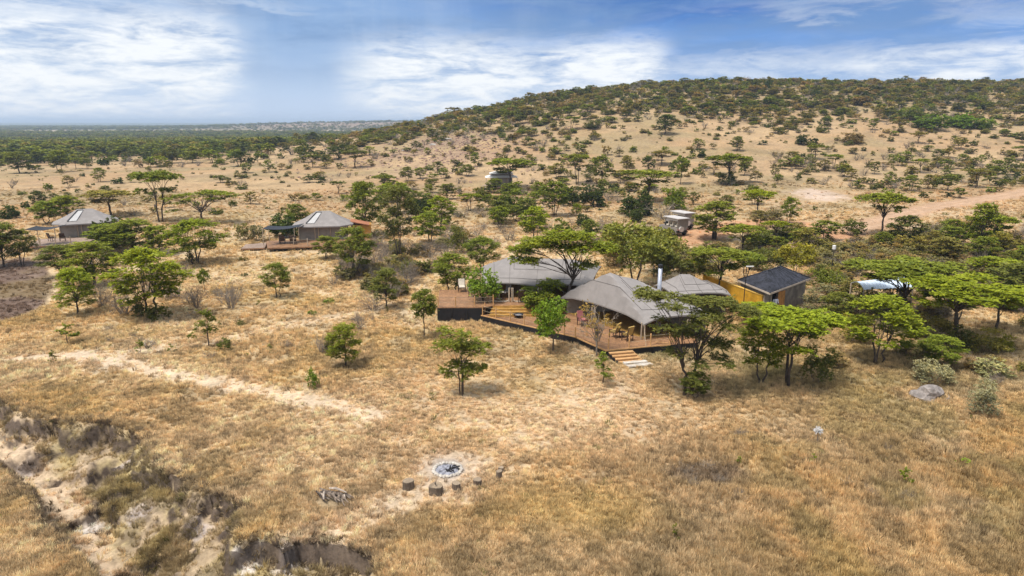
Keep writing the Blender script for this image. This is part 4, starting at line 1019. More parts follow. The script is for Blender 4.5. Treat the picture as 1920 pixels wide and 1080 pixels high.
dr = (wR-wF); d0 = wF+dr*0.03; d1 = wF+dr*0.19; d2 = wF+dr*0.34
wall(wF+dr*0.0, d0, -0.3, 2.24, PLASTER); wall(d0, d1, 2.08, 2.24, PLASTER, 'lintel'); wall(d1+dr*0.0, wR, -0.3, 2.24, PLASTER)
MB().prism(ccw([(p.x, p.y) for p in (wF, wR, wB, wL)]), -0.1, 0.05).build('floor', mat('concrete_floor', (0.14, 0.13, 0.12), 0.9), kit)
for k in range(1, 9):
    for (a, b, z_a, z_b) in ((eF, eR, ra, rb),):
        t = k/9; p = a.lerp(b, 0.06+0.88*t); q = z_a.lerp(z_b, t); p = p.lerp(q, 0.05)
        MB().bar(p+Vector((0, 0, 0.006)), q+Vector((0, 0, 0.006)), 0.035, 0.02).build('roof_batten', FELT, kit)
dd = MB(); n_ = Vector((dr.y, -dr.x, 0)).normalized(); h0 = d1+n_*0.10
dl = [MB(), MB(), MB(), MB()]
door = MB().box((0, 0, 0), (0.01, 0.01, 0.01))
for i in range(5):
    a = h0+dr.normalized()*(0.02+0.19*i)+n_*0.03*i; b = h0+dr.normalized()*(0.02+0.19*(i+1)-0.008)+n_*0.03*(i+1)
    wall(a, b, 0.05, 2.05, DOORW, 'door_board', kit, 0.04)
yw = empty('yellow_wall'); tag(yw, 'freestanding bright yellow garden wall with flat coping beside the dark roofed building', 'wall')
y0, y1 = P(1318, 548, 0.0), P(1428, 592, 0.0); zc = 1.75
wall(y0, y1, -0.4, zc, OCHRE, 'wall_face', yw, 0.20)
c = (y0+y1)/2; MB().box((c.x, c.y, zc+0.03), ((y1-y0).length+0.04, 0.26, 0.06), rz=math.atan2(y1.y-y0.y, y1.x-y0.x)).build('coping', mat('yellow_coping', (0.68, 0.42, 0.10), 0.8), yw)
mb = MB().box((y1.x+0.12, y1.y, zc/2-0.2), (0.22, 0.26, zc+0.5)); mb.build('end_pier', mat('pale_plaster', (0.50, 0.42, 0.33), 0.9), yw)
# lamp poles
def lamp(px, pyb, h, head, label, d=None):
    p = at(px, pyb) if d is None else Vector((PY(px, 500, d).x, d, gz(PY(px, 500, d).x, d))); r = empty('lamp_post', p); tag(r, label, 'lamp post')
    MB().tube([(0, 0, -0.1), (0, 0, h)], 0.035, 6).build('pole', IRON, r)
    if head == 'bar': MB().box((0.28, 0, h+0.03), (0.62, 0.14, 0.07)).build('lamp_head', WHITE_C, r)
    else: MB().tube([(0, 0, h), (0, 0, h+0.08), (0, 0, h+0.42), (0, 0, h+0.46)], [0.07, 0.17, 0.17, 0.08], 12).build('lamp_shade', WHITE_C, r)
lamp(1400, 0, 4.05, 'bar', 'thin black pole with a flat white lamp head, left of the dark roof', d=56.6)
lamp(1560, 0, 3.75, 'can', 'white cylinder lamp on a pole above the bushes right of the dark roof', d=66.0)
# pale blue sheet shelter on the right
sh = empty('sheet_shelter'); tag(sh, 'pale blue shiny sheet roof almost hidden behind acacias on the right', 'shelter')
sz = 2.0; s4 = [P(1596, 531, sz), P(1620, 543, sz), P(1712, 538, sz), P(1686, 519, sz)]
nx, ny = 26, 8; vv, ff = [], []
for i in range(nx+1):
    for j in range(ny+1):
        u, v = i/nx, j/ny; p = (s4[1]*(1-u)+s4[2]*u)*(1-v)+(s4[0]*(1-u)+s4[3]*u)*v
        vv.append((p.x, p.y, sz+0.35*math.sin(math.pi*v)+0.03*math.cos(i*math.pi)))
ff = [(i*(ny+1)+j, (i+1)*(ny+1)+j, (i+1)*(ny+1)+j+1, i*(ny+1)+j+1) for i in range(nx) for j in range(ny)]
o = obj('roof_sheet', mesh_from('roof_sheet', vv, ff, [SHEETB]), sh); md = o.modifiers.new('s', 'SOLIDIFY'); md.thickness = 0.02
for p in s4: MB().tube([(p.x, p.y, -0.2), (p.x, p.y, sz)], 0.06, 6).build('post', POLEW, sh)

# ------------------------------------------------------------------ guest tents
def guest_tent(loc, rz, label, simple=False, roofm=None, s=1.0, skylight=True, orange=True):
    """rectangular safari tent, x across the front, y back; built around its own base"""
    r = empty('guest_tent', loc, rz); r.scale = (s, s, s); tag(r, label, 'tent', 'guest tents beyond the lodge')
    m = roofm or CANVAS; W, D, ez, pz, dz = 3.95, 3.0, 2.45, 4.15, 0.55
    c = [Vector((-W, 0, ez)), Vector((0, -D, ez)), Vector((W, 0, ez)), Vector((0, D, ez))]
    # octagonal eave, short ridge
    eave = [Vector((-W, -D*0.50, ez)), Vector((-W*0.62, -D, ez)), Vector((W*0.62, -D, ez)), Vector((W, -D*0.5, ez)), Vector((W, D*0.5, ez)), Vector((W*0.62, D, ez)), Vector((-W*0.62, D, ez)), Vector((-W, D*0.5, ez))]
    a, b = Vector((-0.9, 0.1, pz)), Vector((0.9, 0.1, pz))
    v = [tuple(e) for e in eave]; mid = []
    ring2 = []
    for e in eave:
        t = a if e.x < 0 else b; q = e.lerp(t, 0.5); q.z -= 0.10; ring2.append(q)
    v += [tuple(q) for q in ring2]+[tuple(a), tuple(b)]
    f = []
    for i in range(8): j = (i+1) % 8; f.append((i, j, 8+j, 8+i))
    f += [(8, 9, 16), (9, 10, 17, 16), (10, 11, 17), (11, 12, 17), (12, 13, 17), (13, 14, 16, 17), (14, 15, 16), (15, 8, 16)]
    o = obj('canvas_roof', mesh_from('canvas_roof', v, f, [m]), r); md = o.modifiers.new('s', 'SOLIDIFY'); md.thickness = 0.05; md.offset = -1
    for i in range(8):
        j = (i+1) % 8; MB().bar(eave[i]+Vector((0, 0, -0.06)), eave[j]+Vector((0, 0, -0.06)), 0.06, 0.16).build('valance', m, r)
    if skylight:      # clear panel with dark rim on the left half of the front slope
        def on(u, w): 
            p = Vector(v[1])*(1-u)+Vector(v[2])*u; q = Vector(v[9])*(1-u)+Vector(v[10])*u; t = Vector(v[16])*(1-u)+Vector(v[17])*u
            return p.lerp(q, w*2) if w < 0.5 else q.lerp(t, w*2-1)
        def onL(u, w):
            p = Vector(v[0])*(1-u)+Vector(v[1])*u; q = Vector(v[8])*(1-u)+Vector(v[9])*u; t = Vector(v[16])
            return p.lerp(q, w*2) if w < 0.5 else q.lerp(t, w*2-1)
        nrm = Vector((-0.15, -0.5, 0.85)).normalized()
        p = [on(0.02, 0.22), on(0.26, 0.22), on(0.42, 0.9), on(0.12, 0.9)]; mb = MB(); k2 = [q+nrm*0.07 for q in p]; k3 = [q+nrm*0.02 for q in p]
        mb.add(k2+k3, [(0, 1, 2, 3), (7, 6, 5, 4), (0, 4, 5, 1), (1, 5, 6, 2), (2, 6, 7, 3), (3, 7, 4, 0)]); mb.build('skylight', SKYL, r)
        for i in (2, 3): MB().bar(k2[i], k2[(i+1) % 4], 0.16, 0.10).build('skylight_rim', IRON, r)
    wx, wy = W*0.78, D*0.72; wc = [Vector((-wx, -wy, 0)), Vector((wx, -wy, 0)), Vector((wx, wy, 0)), Vector((-wx, wy, 0))]
    for i in range(4): wall(wc[i], wc[(i+1) % 4], dz, ez+0.1, CANVAS_D, 'canvas_wall', r, 0.05)
    for x in (-wx, -wx*0.33, -wx*0.18, wx*0.33, wx): MB().tube([(x, -wy-0.12, dz), (x, -wy-0.12, ez)], 0.07, 6).build('pole', POLEW, r)
    for x in (-W*0.95, W*0.95): MB().tube([(x, -D*0.5, dz if not orange or x < 0 else 0), (x, -D*0.5, ez-0.05)], 0.06, 6).build('pole', POLEW, r)
    return r
# middle guest tent
gm = P(601, 457, 0.0); gm = Vector((gm.x, gm.y+2.2, 0)); gm.z = 0.0
g2 = guest_tent(gm, 0.18, 'grey guest tent with an ochre room at its right end, beyond the dry grass')
orr = empty('bathroom', gm, 0.18); tag(orr, 'small ochre plastered bathroom with sloping red tiles beside the middle guest tent', 'building')
MB().box((4.95, 1.2, 0.95), (2.7, 2.4, 2.3)).build('wall', ORANGE, orr)
M_ = Matrix.Rotation(math.radians(-16), 3, 'Y'); 
MB().box((4.8, 1.2, 2.35), (2.6, 2.9, 0.10), M=Matrix.Rotation(math.radians(12), 3, 'Y')).build('roof', TILE, orr)
# its deck
def simple_deck(poly_px, z, label, skirtm=BLACK, extra=None, m=DECKG, posts=(), zb=-0.3, ang=0.0, post_h=0.95, legs=True):
    r = empty('timber_deck'); tag(r, label, 'deck')
    poly = ccw([tuple(P(a, b, z)[:2]) for a, b in poly_px]); planks(poly, ang, 0.22, z, r, m, joined=True)
    n = len(poly)
    for i in range(n):
        a, b = Vector((*poly[i], z-0.10)), Vector((*poly[(i+1) % n], z-0.10)); MB().bar(a, b, 0.06, 0.14).build('edge_beam', DECKM, r)
        if legs:
            k = max(1, int((b-a).length/1.6))
            for j in range(k): q = a.lerp(b, j/k); MB().tube([(q.x, q.y, gz(q.x, q.y)-0.1), (q.x, q.y, z-0.1)], 0.06, 6).build('deck_leg', DARKW, r)
    cx = sum(p[0] for p in poly)/n; cy = sum(p[1] for p in poly)/n
    inn = [((p[0]-cx)*0.9+cx, (p[1]-cy)*0.86+cy) for p in poly]
    MB().prism(inn, -0.4, z-0.18).build('crawl_skirt', BLACK, r)
    if posts: rail(r, [P(a, b, z) for a, b in posts], h=post_h, rad=0.06, m=POLEW, ropes=2)
    return r
gd = simple_deck([(502, 465), (500, 452), (560, 449), (700, 447), (716, 456), (612, 461)], 0.55, 'long timber deck on dark footings around the middle guest tent', m=DECKM, posts=((524, 457), (551, 459), (577, 461), (618, 460)))
simple_deck([(452, 466), (461, 458), (500, 455), (496, 464.5)], 0.35, 'low pale timber platform at the left end of the middle guest deck', m=DECKG)
table(P(540, 455, 0.55), 'outdoor table on the middle guest deck left of the tent', square=(2.0, 0.9), h=0.75)
for i, (a, b, z_) in enumerate(((530, 457, 0.1), (550, 457.5, -0.1))): chair(P(a, b, 0.55), math.pi+z_, 'wooden chair at the %s end of the table on the middle guest deck' % ('left', 'right')[i], DARKW, 'chairs of the guest decks')
def shade(px0, py0, px1, py1, z, label, dpt=2.2):
    r = empty('shade_net'); tag(r, label, 'shade net'); a, b = P(px0, py0, z), P(px1, py1, z)
    mb = MB(); n = 8
    for i in range(n+1):
        p = a.lerp(b, i/n); sg = -0.22*math.sin(math.pi*i/n); mb.v += [(p.x, p.y, z+sg), (p.x, p.y+dpt, z+sg+0.1)]
    mb.f = [(2*i, 2*i+2, 2*i+3, 2*i+1) for i in range(n)]
    o = mb.build('net', IRON, r); md = o.modifiers.new('s', 'SOLIDIFY'); md.thickness = 0.05
    for p in (a, Vector((a.x, a.y+dpt, z))): MB().tube([(p.x, p.y, gz(p.x, p.y)-0.1), (p.x, p.y, z+0.02)], 0.05, 6).build('pole', POLEW, r)
shade(492, 429, 560, 425, 2.75, 'black shade net stretched over the deck left of the middle guest tent')
# left guest tent
gl = P(147, 452, 0.0); gl = Vector((gl.x, gl.y+2.4, 0)); guest_tent(gl, 0.50, 'grey guest tent at far left, right half behind dark bushes')
simple_deck([(50, 462.5), (74, 448), (190, 444), (200, 455), (150, 457.5)], 0.6, 'timber deck with pale rail posts before the far left guest tent', m=DECKG, posts=((76, 461), (105, 459), (133, 457.5)), post_h=1.0)
shade(46, 430, 104, 427, 2.8, 'dark shade net over the deck of the far left guest tent')
chair(P(97, 452, 0.6), 2.6, 'dark wooden chair on the far left guest deck, nearer the net', DARKW, 'chairs of the guest decks'); chair(P(118, 452, 0.6), 3.6, 'dark wooden chair on the far left guest deck beside the tent wall', DARKW, 'chairs of the guest decks')
# far guest tent, white fly with a raised cap
p_ = at(940, 351); ft = empty('guest_tent', p_, 0.05); tag(ft, 'distant guest tent with a white fly and raised cap under an umbrella acacia', 'tent', 'guest tents beyond the lodge')
def tier(z0, z1, w0, d0, w1, d1, name, m):
    vv = [(-w0, -d0, z0), (w0, -d0, z0), (w0, d0, z0), (-w0, d0, z0), (-w1, -d1, z1), (w1, -d1, z1), (w1, d1, z1), (-w1, d1, z1)]
    obj(name, mesh_from(name, vv, [(0, 1, 5, 4), (1, 2, 6, 5), (2, 3, 7, 6), (3, 0, 4, 7), (4, 5, 6, 7), (3, 2, 1, 0)], [m]), ft)
tier(2.5, 2.95, 3.9, 2.9, 2.5, 1.8, 'fly_sheet', WHITE_C); tier(3.0, 3.35, 2.4, 1.7, 2.4, 1.7, 'cap_wall', CANVAS); tier(3.36, 3.85, 2.9, 2.2, 1.5, 0.8, 'roof_cap', WHITE_C)
MB().box((0, 0, 1.3), (5.2, 3.6, 2.35)).build('canvas_wall', CANVAS_D, ft)
for x in (-3.7, -1.3, 1.3, 3.7): MB().tube([(x, -2.8, 0), (x, -2.8, 2.5)], 0.07, 5).build('pole', POLEW, ft)
simple_deck([(900, 352), (909, 345.5), (968, 345), (972, 351)], p_.z+0.25, 'small timber deck under the distant white-roofed guest tent', legs=False)

# ------------------------------------------------------------------ safari vehicles
def safari(loc, rz, label):
    """+x points to the front; origin under the middle"""
    r = empty('safari_vehicle', loc, rz); tag(r, label, 'safari vehicle', 'safari vehicles parked behind the lodge')
    W = 0.92
    for x in (-1.45, 1.45):
        for s in (-1, 1):
            w = MB().tube([(x, s*(W-0.14), 0.42), (x, s*(W+0.12), 0.42)], 0.42, 20).build('wheel', RUBBER, r)
            MB().tube([(x, s*(W+0.10), 0.42), (x, s*(W+0.135), 0.42)], [0.24, 0.2], 14).build('rim', PAINT, w)
            a = MB(); pts = [(x+0.56*math.cos(t), s*(W-0.04), 0.42+0.56*math.sin(t)) for t in np.linspace(0, math.pi, 9)]
            mb = MB()
            for i in range(8): mb.bar(pts[i], pts[i+1], 0.26, 0.04, up=(0, 0, 1))
            mb.build('wheel_arch', PAINT, r)
    MB().box((-0.55, 0, 0.72), (3.4, 1.62, 0.30)).build('chassis', IRON, r)
    MB().box((-0.75, 0, 1.02), (3.0, 1.80, 0.42)).build('body_tub', PAINT, r)
    bn = MB(); vv = [(0.75, -0.78, 0.75), (2.25, -0.72, 0.70), (2.25, 0.72, 0.70), (0.75, 0.78, 0.75), (0.75, -0.78, 1.28), (2.20, -0.68, 1.14), (2.20, 0.68, 1.14), (0.75, 0.78, 1.28)]
    bn.add(vv, [(0, 1, 5, 4), (1, 2, 6, 5), (2, 3, 7, 6), (3, 0, 4, 7), (4, 5, 6, 7), (3, 2, 1, 0)]); bn.build('bonnet', PAINT, r)
    MB().box((2.29, 0, 0.95), (0.05, 0.9, 0.32)).build('grille', IRON, r)
    for s in (-1, 1): MB().tube([(2.26, s*0.56, 0.95), (2.33, s*0.56, 0.95)], 0.10, 12).build('headlight', GLASS, r)
    MB().box((2.42, 0, 0.62), (0.12, 1.75, 0.16)).build('bumper', IRON, r)
    M = Matrix.Rotation(math.radians(-18), 3, 'Y'); MB().box((0.80, 0, 1.55), (0.04, 1.45, 0.55), M=M).build('windscreen', GLASS, r)
    for x in (-2.15, -0.9, 0.5):
        for s in (-1, 1): MB().tube([(x, s*0.86, 1.2), (x, s*0.84, 2.45)], 0.03, 6).build('roof_post', IRON, r)
    MB().box((-0.75, 0, 2.50), (3.5, 1.95, 0.10)).build('roof_canopy', PAINTL, r)
    MB().box((-2.27, 0, 1.65), (0.06, 1.80, 1.62)).build('rear_canvas', PAINT, r)
    for s in (-1, 1): MB().box((-1.0, s*0.90, 2.30), (2.6, 0.03, 0.30)).build('rolled_flap', PAINT, r)
    sp_ = MB().tube([(-2.31, 0.32, 1.05), (-2.53, 0.32, 1.05)], 0.38, 20).build('spare_wheel', PAINTL, r)
    for x in (-1.7, -0.7, 0.25):
        MB().box((x, 0, 1.40), (0.5, 1.5, 0.16)).build('seat', CUSH, r); MB().box((x-0.26, 0, 1.70), (0.12, 1.5, 0.55)).build('backrest', CUSH, r)
    MB().box((-2.35, 0, 0.62), (0.10, 1.7, 0.14)).build('bumper', IRON, r)
    for s in (-1, 1): MB().box((-2.31, s*0.78, 0.95), (0.03, 0.12, 0.18)).build('tail_light', mat('red_lens', (0.3, 0.02, 0.02), 0.3), r)
    return r
v1 = P(1272, 443, 1.0); z1 = gz(v1.x, v1.y); v1 = at(1268, 441)
hd = math.radians(114)
safari(v1+Vector((-0.35, 1.0, 0)), hd, 'nearer drab safari vehicle with pale flat roof and spare wheel on its back')
v2 = v1+Vector((1.6, 5.6, 0)); v2.z = gz(v2.x, v2.y); safari(v2, hd+0.05, 'drab safari vehicle parked behind, half hidden by the nearer vehicle and an acacia')
bn_ = at(1339, 448); bin_ = empty('water_butt', bn_); tag(bin_, 'black plastic drum standing by the acacia trunk right of the vehicles', 'drum')
MB().tube([(0, 0, 0), (0, 0, 0.05), (0, 0, 0.85), (0, 0, 0.92), (0, 0, 0.97)], [0.30, 0.34, 0.34, 0.28, 0.28], 14).build('barrel', IRON, bin_)
MB().tube([(0, 0, 0.97), (0, 0, 1.02)], 0.30, 14).build('lid', IRON, bin_)
for i, z_ in enumerate((0.3, 0.6)): MB().tube([(0, 0, z_), (0, 0, z_+0.03)], 0.355, 14).build('hoop', IRON, bin_)

# ------------------------------------------------------------------ fire pit, stumps, wood pile, rocks
def rockmesh(name, rx, ry, rz_, seed, m, sub=2, rough=0.22):
    bm = bmesh.new(); bmesh.ops.create_icosphere(bm, subdivisions=sub, radius=1); r = np.random.default_rng(seed)
    ph = r.uniform(0, 6, 9)
    for v in bm.verts:
        c = v.co; k = 1+rough*(math.sin(c.x*3+ph[0])*math.sin(c.y*2.6+ph[1])+0.6*math.sin(c.z*5+ph[2]+c.x*3))+r.normal(0, rough*0.18)
        v.co = Vector((c.x*rx*k, c.y*ry*k, max(c.z*rz_*k, -rz_*0.5)))
    me = bpy.data.meshes.new(name); bm.to_mesh(me); bm.free(); me.materials.append(m); return me
fp = at(839, 882); pit = empty('fire_pit', fp); tag(pit, 'round fire pit of pale stones filled with grey ash and charcoal in the clearing', 'fire pit')
stm = [rockmesh('stone', 0.13, 0.10, 0.09, i, SLAB, 1) for i in range(5)]
for i in range(26):
    a = 2*math.pi*i/26; rx = 0.66+rnd.uniform(-.03, .03)
    o = bpy.data.objects.new('stone', stm[i % 5]); link(o, pit); o.location = (rx*math.cos(a), rx*math.sin(a)*0.98, 0.05); o.rotation_euler = (rnd.uniform(-.3, .3), rnd.uniform(-.3, .3), rnd.uniform(0, 6)); s = rnd.uniform(0.85, 1.15); o.scale = (s, s, s)
vv = [(0, 0, 0.07)]; 
for k in range(1, 7):
    for i in range(24): a = 2*math.pi*i/24; q = 0.64*k/6; vv.append((q*math.cos(a), q*math.sin(a), 0.07*(1-k/7)+rnd.uniform(-.012, .018)))
ff = [(0, 1+i, 1+(i+1) % 24) for i in range(24)]+[(1+(k-1)*24+i, 1+k*24+i, 1+k*24+(i+1) % 24, 1+(k-1)*24+(i+1) % 24) for k in range(1, 6) for i in range(24)]
obj('ash_bed', mesh_from('ash_bed', vv, ff, [ASH], smooth=True), pit)
for i in range(16):
    a = rnd.uniform(0, 6.28); q = rnd.uniform(0, 0.35); x, y = 0.22+q*math.cos(a), q*math.sin(a)*0.9; b = rnd.uniform(0, 6.28); l = rnd.uniform(0.12, 0.3)
    MB().tube([(x, y, 0.10), (x+l*math.cos(b)*0.5, y+l*math.sin(b)*0.5, 0.13), (x+l*math.cos(b), y+l*math.sin(b), 0.11)], [0.03, 0.036, 0.02], 5).build('charred_log', CHAR, pit)
STUMPS = [(766, 917, 20.5, 20, 'rounded upright log stump, leftmost of the seats by the fire pit'), (818, 926, 26, 20, 'widest log stump, hollow topped, just below the fire pit'),
          (856, 921, 16, 19, 'squarish cracked log stump directly below the right rim of the fire pit'), (897, 912, 16, 17, 'tilted log stump right of the fire pit'),
          (935.5, 898, 12, 19, 'narrow log stump in front at the right end of the arc'), (939, 886, 10, 11, 'smallest log stump, behind the narrow one at the far right of the arc')]
for i, (a, b, w, h, lab) in enumerate(STUMPS):
    g = at(a, b-1.5); d = g.y*cp+(CH-g.z)*sp; rr = w*d/F/2; hh = h*0.72*d/F/math.cos(PITCH+0.25)
    st = empty('log_stump', g, i*1.3); tag(st, lab, 'log stump', 'log seats round the fire pit'); tilt = 0.16 if i == 3 else 0.02*i
    r = random.Random(i); nn = 18; prof = [1+0.09*math.sin(k*2*math.pi/nn*(3 if i % 2 else 2)+i)+r.uniform(-.045, .045) for k in range(nn)]
    mb = MB()
    for z_, s_ in ((-0.05, 1.08), (0.06, 1.03), (hh*0.5, 0.98), (hh-0.02, 1.0), (hh, 0.96)):
        mb.v += [(rr*s_*prof[k]*math.cos(2*math.pi*k/nn)+z_*math.sin(tilt), rr*s_*prof[k]*math.sin(2*math.pi*k/nn), z_) for k in range(nn)]
    mb.f = [(q*nn+k, q*nn+(k+1) % nn, (q+1)*nn+(k+1) % nn, (q+1)*nn+k) for q in range(4) for k in range(nn)]
    mb.build('bark', LOGSIDE, st)
    tb = MB(); dipz = 0.07 if i == 1 else 0.0
    tb.v = [(rr*0.965*prof[k]*math.cos(2*math.pi*k/nn)+hh*math.sin(tilt), rr*0.965*prof[k]*math.sin(2*math.pi*k/nn), hh+0.006) for k in range(nn)]+[(rr*0.55*math.cos(2*math.pi*k/nn)+hh*math.sin(tilt), rr*0.55*math.sin(2*math.pi*k/nn), hh+0.010-dipz) for k in range(nn)]+[(hh*math.sin(tilt), 0, hh+0.012-dipz)]
    tb.f = [(k, (k+1) % nn, nn+(k+1) % nn, nn+k) for k in range(nn)]+[(nn+k, nn+(k+1) % nn, 2*nn) for k in range(nn)]
    tb.build('sawn_top', LOGTOP, st)
    if i == 1:
        for k in range(3): MB().tube([(0.02*k, 0, hh-0.04), (0.08-0.05*k, 0.05, hh+0.10), (0.12-0.09*k, 0.02, hh+0.18)], [0.02, 0.015, 0.006], 4).build('splinter', DEADW, st)
wp = at(622, 941); pile = empty('branch_pile', wp); tag(pile, 'small heap of dark dead branches lying on the dry grass left of the fire pit', 'branches')
for i in range(20):
    s = -0.62+1.25*(i/19); l = rnd.uniform(0.55, 1.1); a = math.radians(rnd.uniform(-75, -15)); z = 0.10+0.22*math.exp(-(s*2.0)**2)*rnd.random()
    p0 = Vector((s-0.15, 0.32-s*0.25+rnd.uniform(-.12, .12), z+rnd.uniform(0.04, 0.16))); d = Vector((math.cos(a), math.sin(a), rnd.uniform(-0.2, 0.02)))*l
    pts = [p0, p0+d*0.35+Vector((rnd.uniform(-.07, .07), rnd.uniform(-.07, .07), 0.06)), p0+d*0.7+Vector((0, rnd.uniform(-.08, .08), 0.02)), p0+d]
    pts = [Vector((p.x, p.y, max(p.z, 0.05))) for p in pts]
    MB().tube(pts, [0.04, 0.058, 0.042, 0.018], 5).build('branch', DEADP if i % 4 == 1 else DEADW, pile)
for i in range(3): MB().tube([(0.3+0.1*i, -0.3, 0.03), (0.1-0.1*i, -0.62-0.1*i, 0.04)], [0.02, 0.008], 4).build('branch', DEADP, pile)
r1 = at(1738, 745); o = obj('boulder', rockmesh('boulder', 0.85, 0.65, 0.62, 31, ROCKM, 3, 0.25), None, r1+Vector((0, 0, 0.15))); tag(o, 'rough grey boulder in the dry grass at the right, below the pale bushes', 'boulder')
for k, (dx, dy, l, a) in enumerate(((-0.95, -0.45, 0.7, 0.6), (-0.9, -0.35, 0.35, -0.7), (0.9, -0.55, 0.9, 1.0), (0.6, -0.6, 0.6, 0.3))):
    q = r1+Vector((dx, dy, 0.02)); o = MB().tube([q, q+Vector((math.cos(a)*l*0.5, math.sin(a)*l*0.4, 0.16)), q+Vector((math.cos(a)*l, math.sin(a)*l, 0.10))], [0.03, 0.025, 0.012], 5).build('dead_stick', DEADP)
    tag(o, ('longer bleached stick at the left of the grey boulder', 'shorter bleached stick crossing at the left of the grey boulder', 'long dead stick at the right of the grey boulder', 'short dead stick in front of the grey boulder')[k], 'stick')

# ------------------------------------------------------------------ the person in the kitchen doorway
def person(loc, rz):
    r = empty('person', loc, rz); tag(r, 'person in white shirt and dark trousers standing in the dark roofed building doorway', 'person')
    J = {'pelvis': (0, 0, 0.95, .135, .10), 'waist': (0, 0.01, 1.10, .125, .095), 'chest': (0, 0, 1.30, .155, .11), 'collar': (0, 0.01, 1.43, .12, .085), 'neck': (0, 0, 1.50, .052, .052), 'jaw': (0, -0.02, 1.58, .068, .075), 'skull': (0, 0.0, 1.67, .082, .095), 'crown': (0, 0, 1.74, .055, .06)}
    E = [('pelvis', 'waist'), ('waist', 'chest'), ('chest', 'collar'), ('collar', 'neck'), ('neck', 'jaw'), ('jaw', 'skull'), ('skull', 'crown')]
    for s, n in ((-1, 'l'), (1, 'r')):
        J.update({n+'hip': (s*.09, 0, .90, .09, .09), n+'knee': (s*.10, -.02-.02*s, .50, .058, .058), n+'ank': (s*.11, .02*s, .09, .038, .04), n+'toe': (s*.13, -.15+.02*s, .035, .035, .028),
                  n+'sh': (s*.18, 0, 1.42, .058, .058), n+'el': (s*.25, .02, 1.13, .042, .042), n+'wr': (s*.24, -.14, .92, .028, .024), n+'palm': (s*.24, -.18, .86, .035, .02)})
        E += [('pelvis', n+'hip'), (n+'hip', n+'knee'), (n+'knee', n+'ank'), (n+'ank', n+'toe'), ('collar', n+'sh'), (n+'sh', n+'el'), (n+'el', n+'wr'), (n+'wr', n+'palm')]
        for k in range(4):
            fx = s*(.24+(-.03+.02*k)); J[n+'f%d' % k] = (fx, -.205, .81-.004*(1.5-abs(k-1.5)), .009, .009); J[n+'g%d' % k] = (fx, -.20, .775-.008*(1.5-abs(k-1.5)), .007, .007)
            E += [(n+'palm', n+'f%d' % k), (n+'f%d' % k, n+'g%d' % k)]
        J[n+'t'] = (s*.20, -.20, .85, .010, .010); J[n+'u'] = (s*.19, -.225, .82, .008, .008); E += [(n+'palm', n+'t'), (n+'t', n+'u')]
    keys = list(J); me = bpy.data.meshes.new('body'); me.from_pydata([J[k][:3] for k in keys], [(keys.index(a), keys.index(b)) for a, b in E], [])
    o = obj('body', me, r); md = o.modifiers.new('skin', 'SKIN')
    for i, k in enumerate(keys): me.skin_vertices[0].data[i].radius = J[k][3:]; me.skin_vertices[0].data[i].use_root = (k == 'pelvis')
    o.modifiers.new('sub', 'SUBSURF').levels = 1; o.modifiers['sub'].render_levels = 1
    m = bpy.data.materials.new('person_clothes'); m.use_nodes = True; N = NB(m.node_tree); b = N.n['Principled BSDF']; tc = N.new('ShaderNodeTexCoord'); s = N.new('ShaderNodeSeparateXYZ'); N.l.new(tc.outputs['Object'], s.inputs[0])
    x, y, z = s.outputs; arm = N.m('GREATER_THAN', N.m('ABSOLUTE', x), 0.17)
    body = N.mix(N.m('GREATER_THAN', z, 0.98), (0.02, 0.022, 0.035), (0.66, 0.69, 0.78)); body = N.mix(N.m('GREATER_THAN', z, 1.475), body, (0.085, 0.045, 0.03))
    hand = N.m('MULTIPLY', N.m('MULTIPLY', arm, N.m('LESS_THAN', z, 1.10)), N.m('GREATER_THAN', z, 0.7)); c = N.mix(hand, body, (0.085, 0.045, 0.03))
    c = N.mix(N.m('LESS_THAN', z, 0.07), c, (0.01, 0.01, 0.01)); N.l.new(c, b.inputs['Base Color']); b.inputs['Roughness'].default_value = 0.8; me.materials.append(m)
    h = rockmesh('hair', 0.088, 0.10, 0.075, 2, HAIR, 2, 0.04); ho = obj('hair', h, r, (0, 0.015, 1.70))
    fc = MB(); fc.box((0, -0.105, 1.625), (0.022, 0.03, 0.045)); fc.build('nose', SKIN, r)
    for s_ in (-1, 1): MB().box((s_*0.03, -0.090, 1.655), (0.022, 0.01, 0.009)).build('eye', mat('eye_white', (0.6, 0.58, 0.55), 0.4), r); MB().box((s_*0.083, 0.0, 1.64), (0.014, 0.035, 0.055)).build('ear', SKIN, r)
    MB().box((0, -0.092, 1.585), (0.045, 0.008, 0.009)).build('mouth', mat('lips', (0.10, 0.035, 0.03), 0.5), r)
dm = (d0+d1)/2+n_*0.02
person(Vector((dm.x+0.15, dm.y, 0.05)), 0.15)
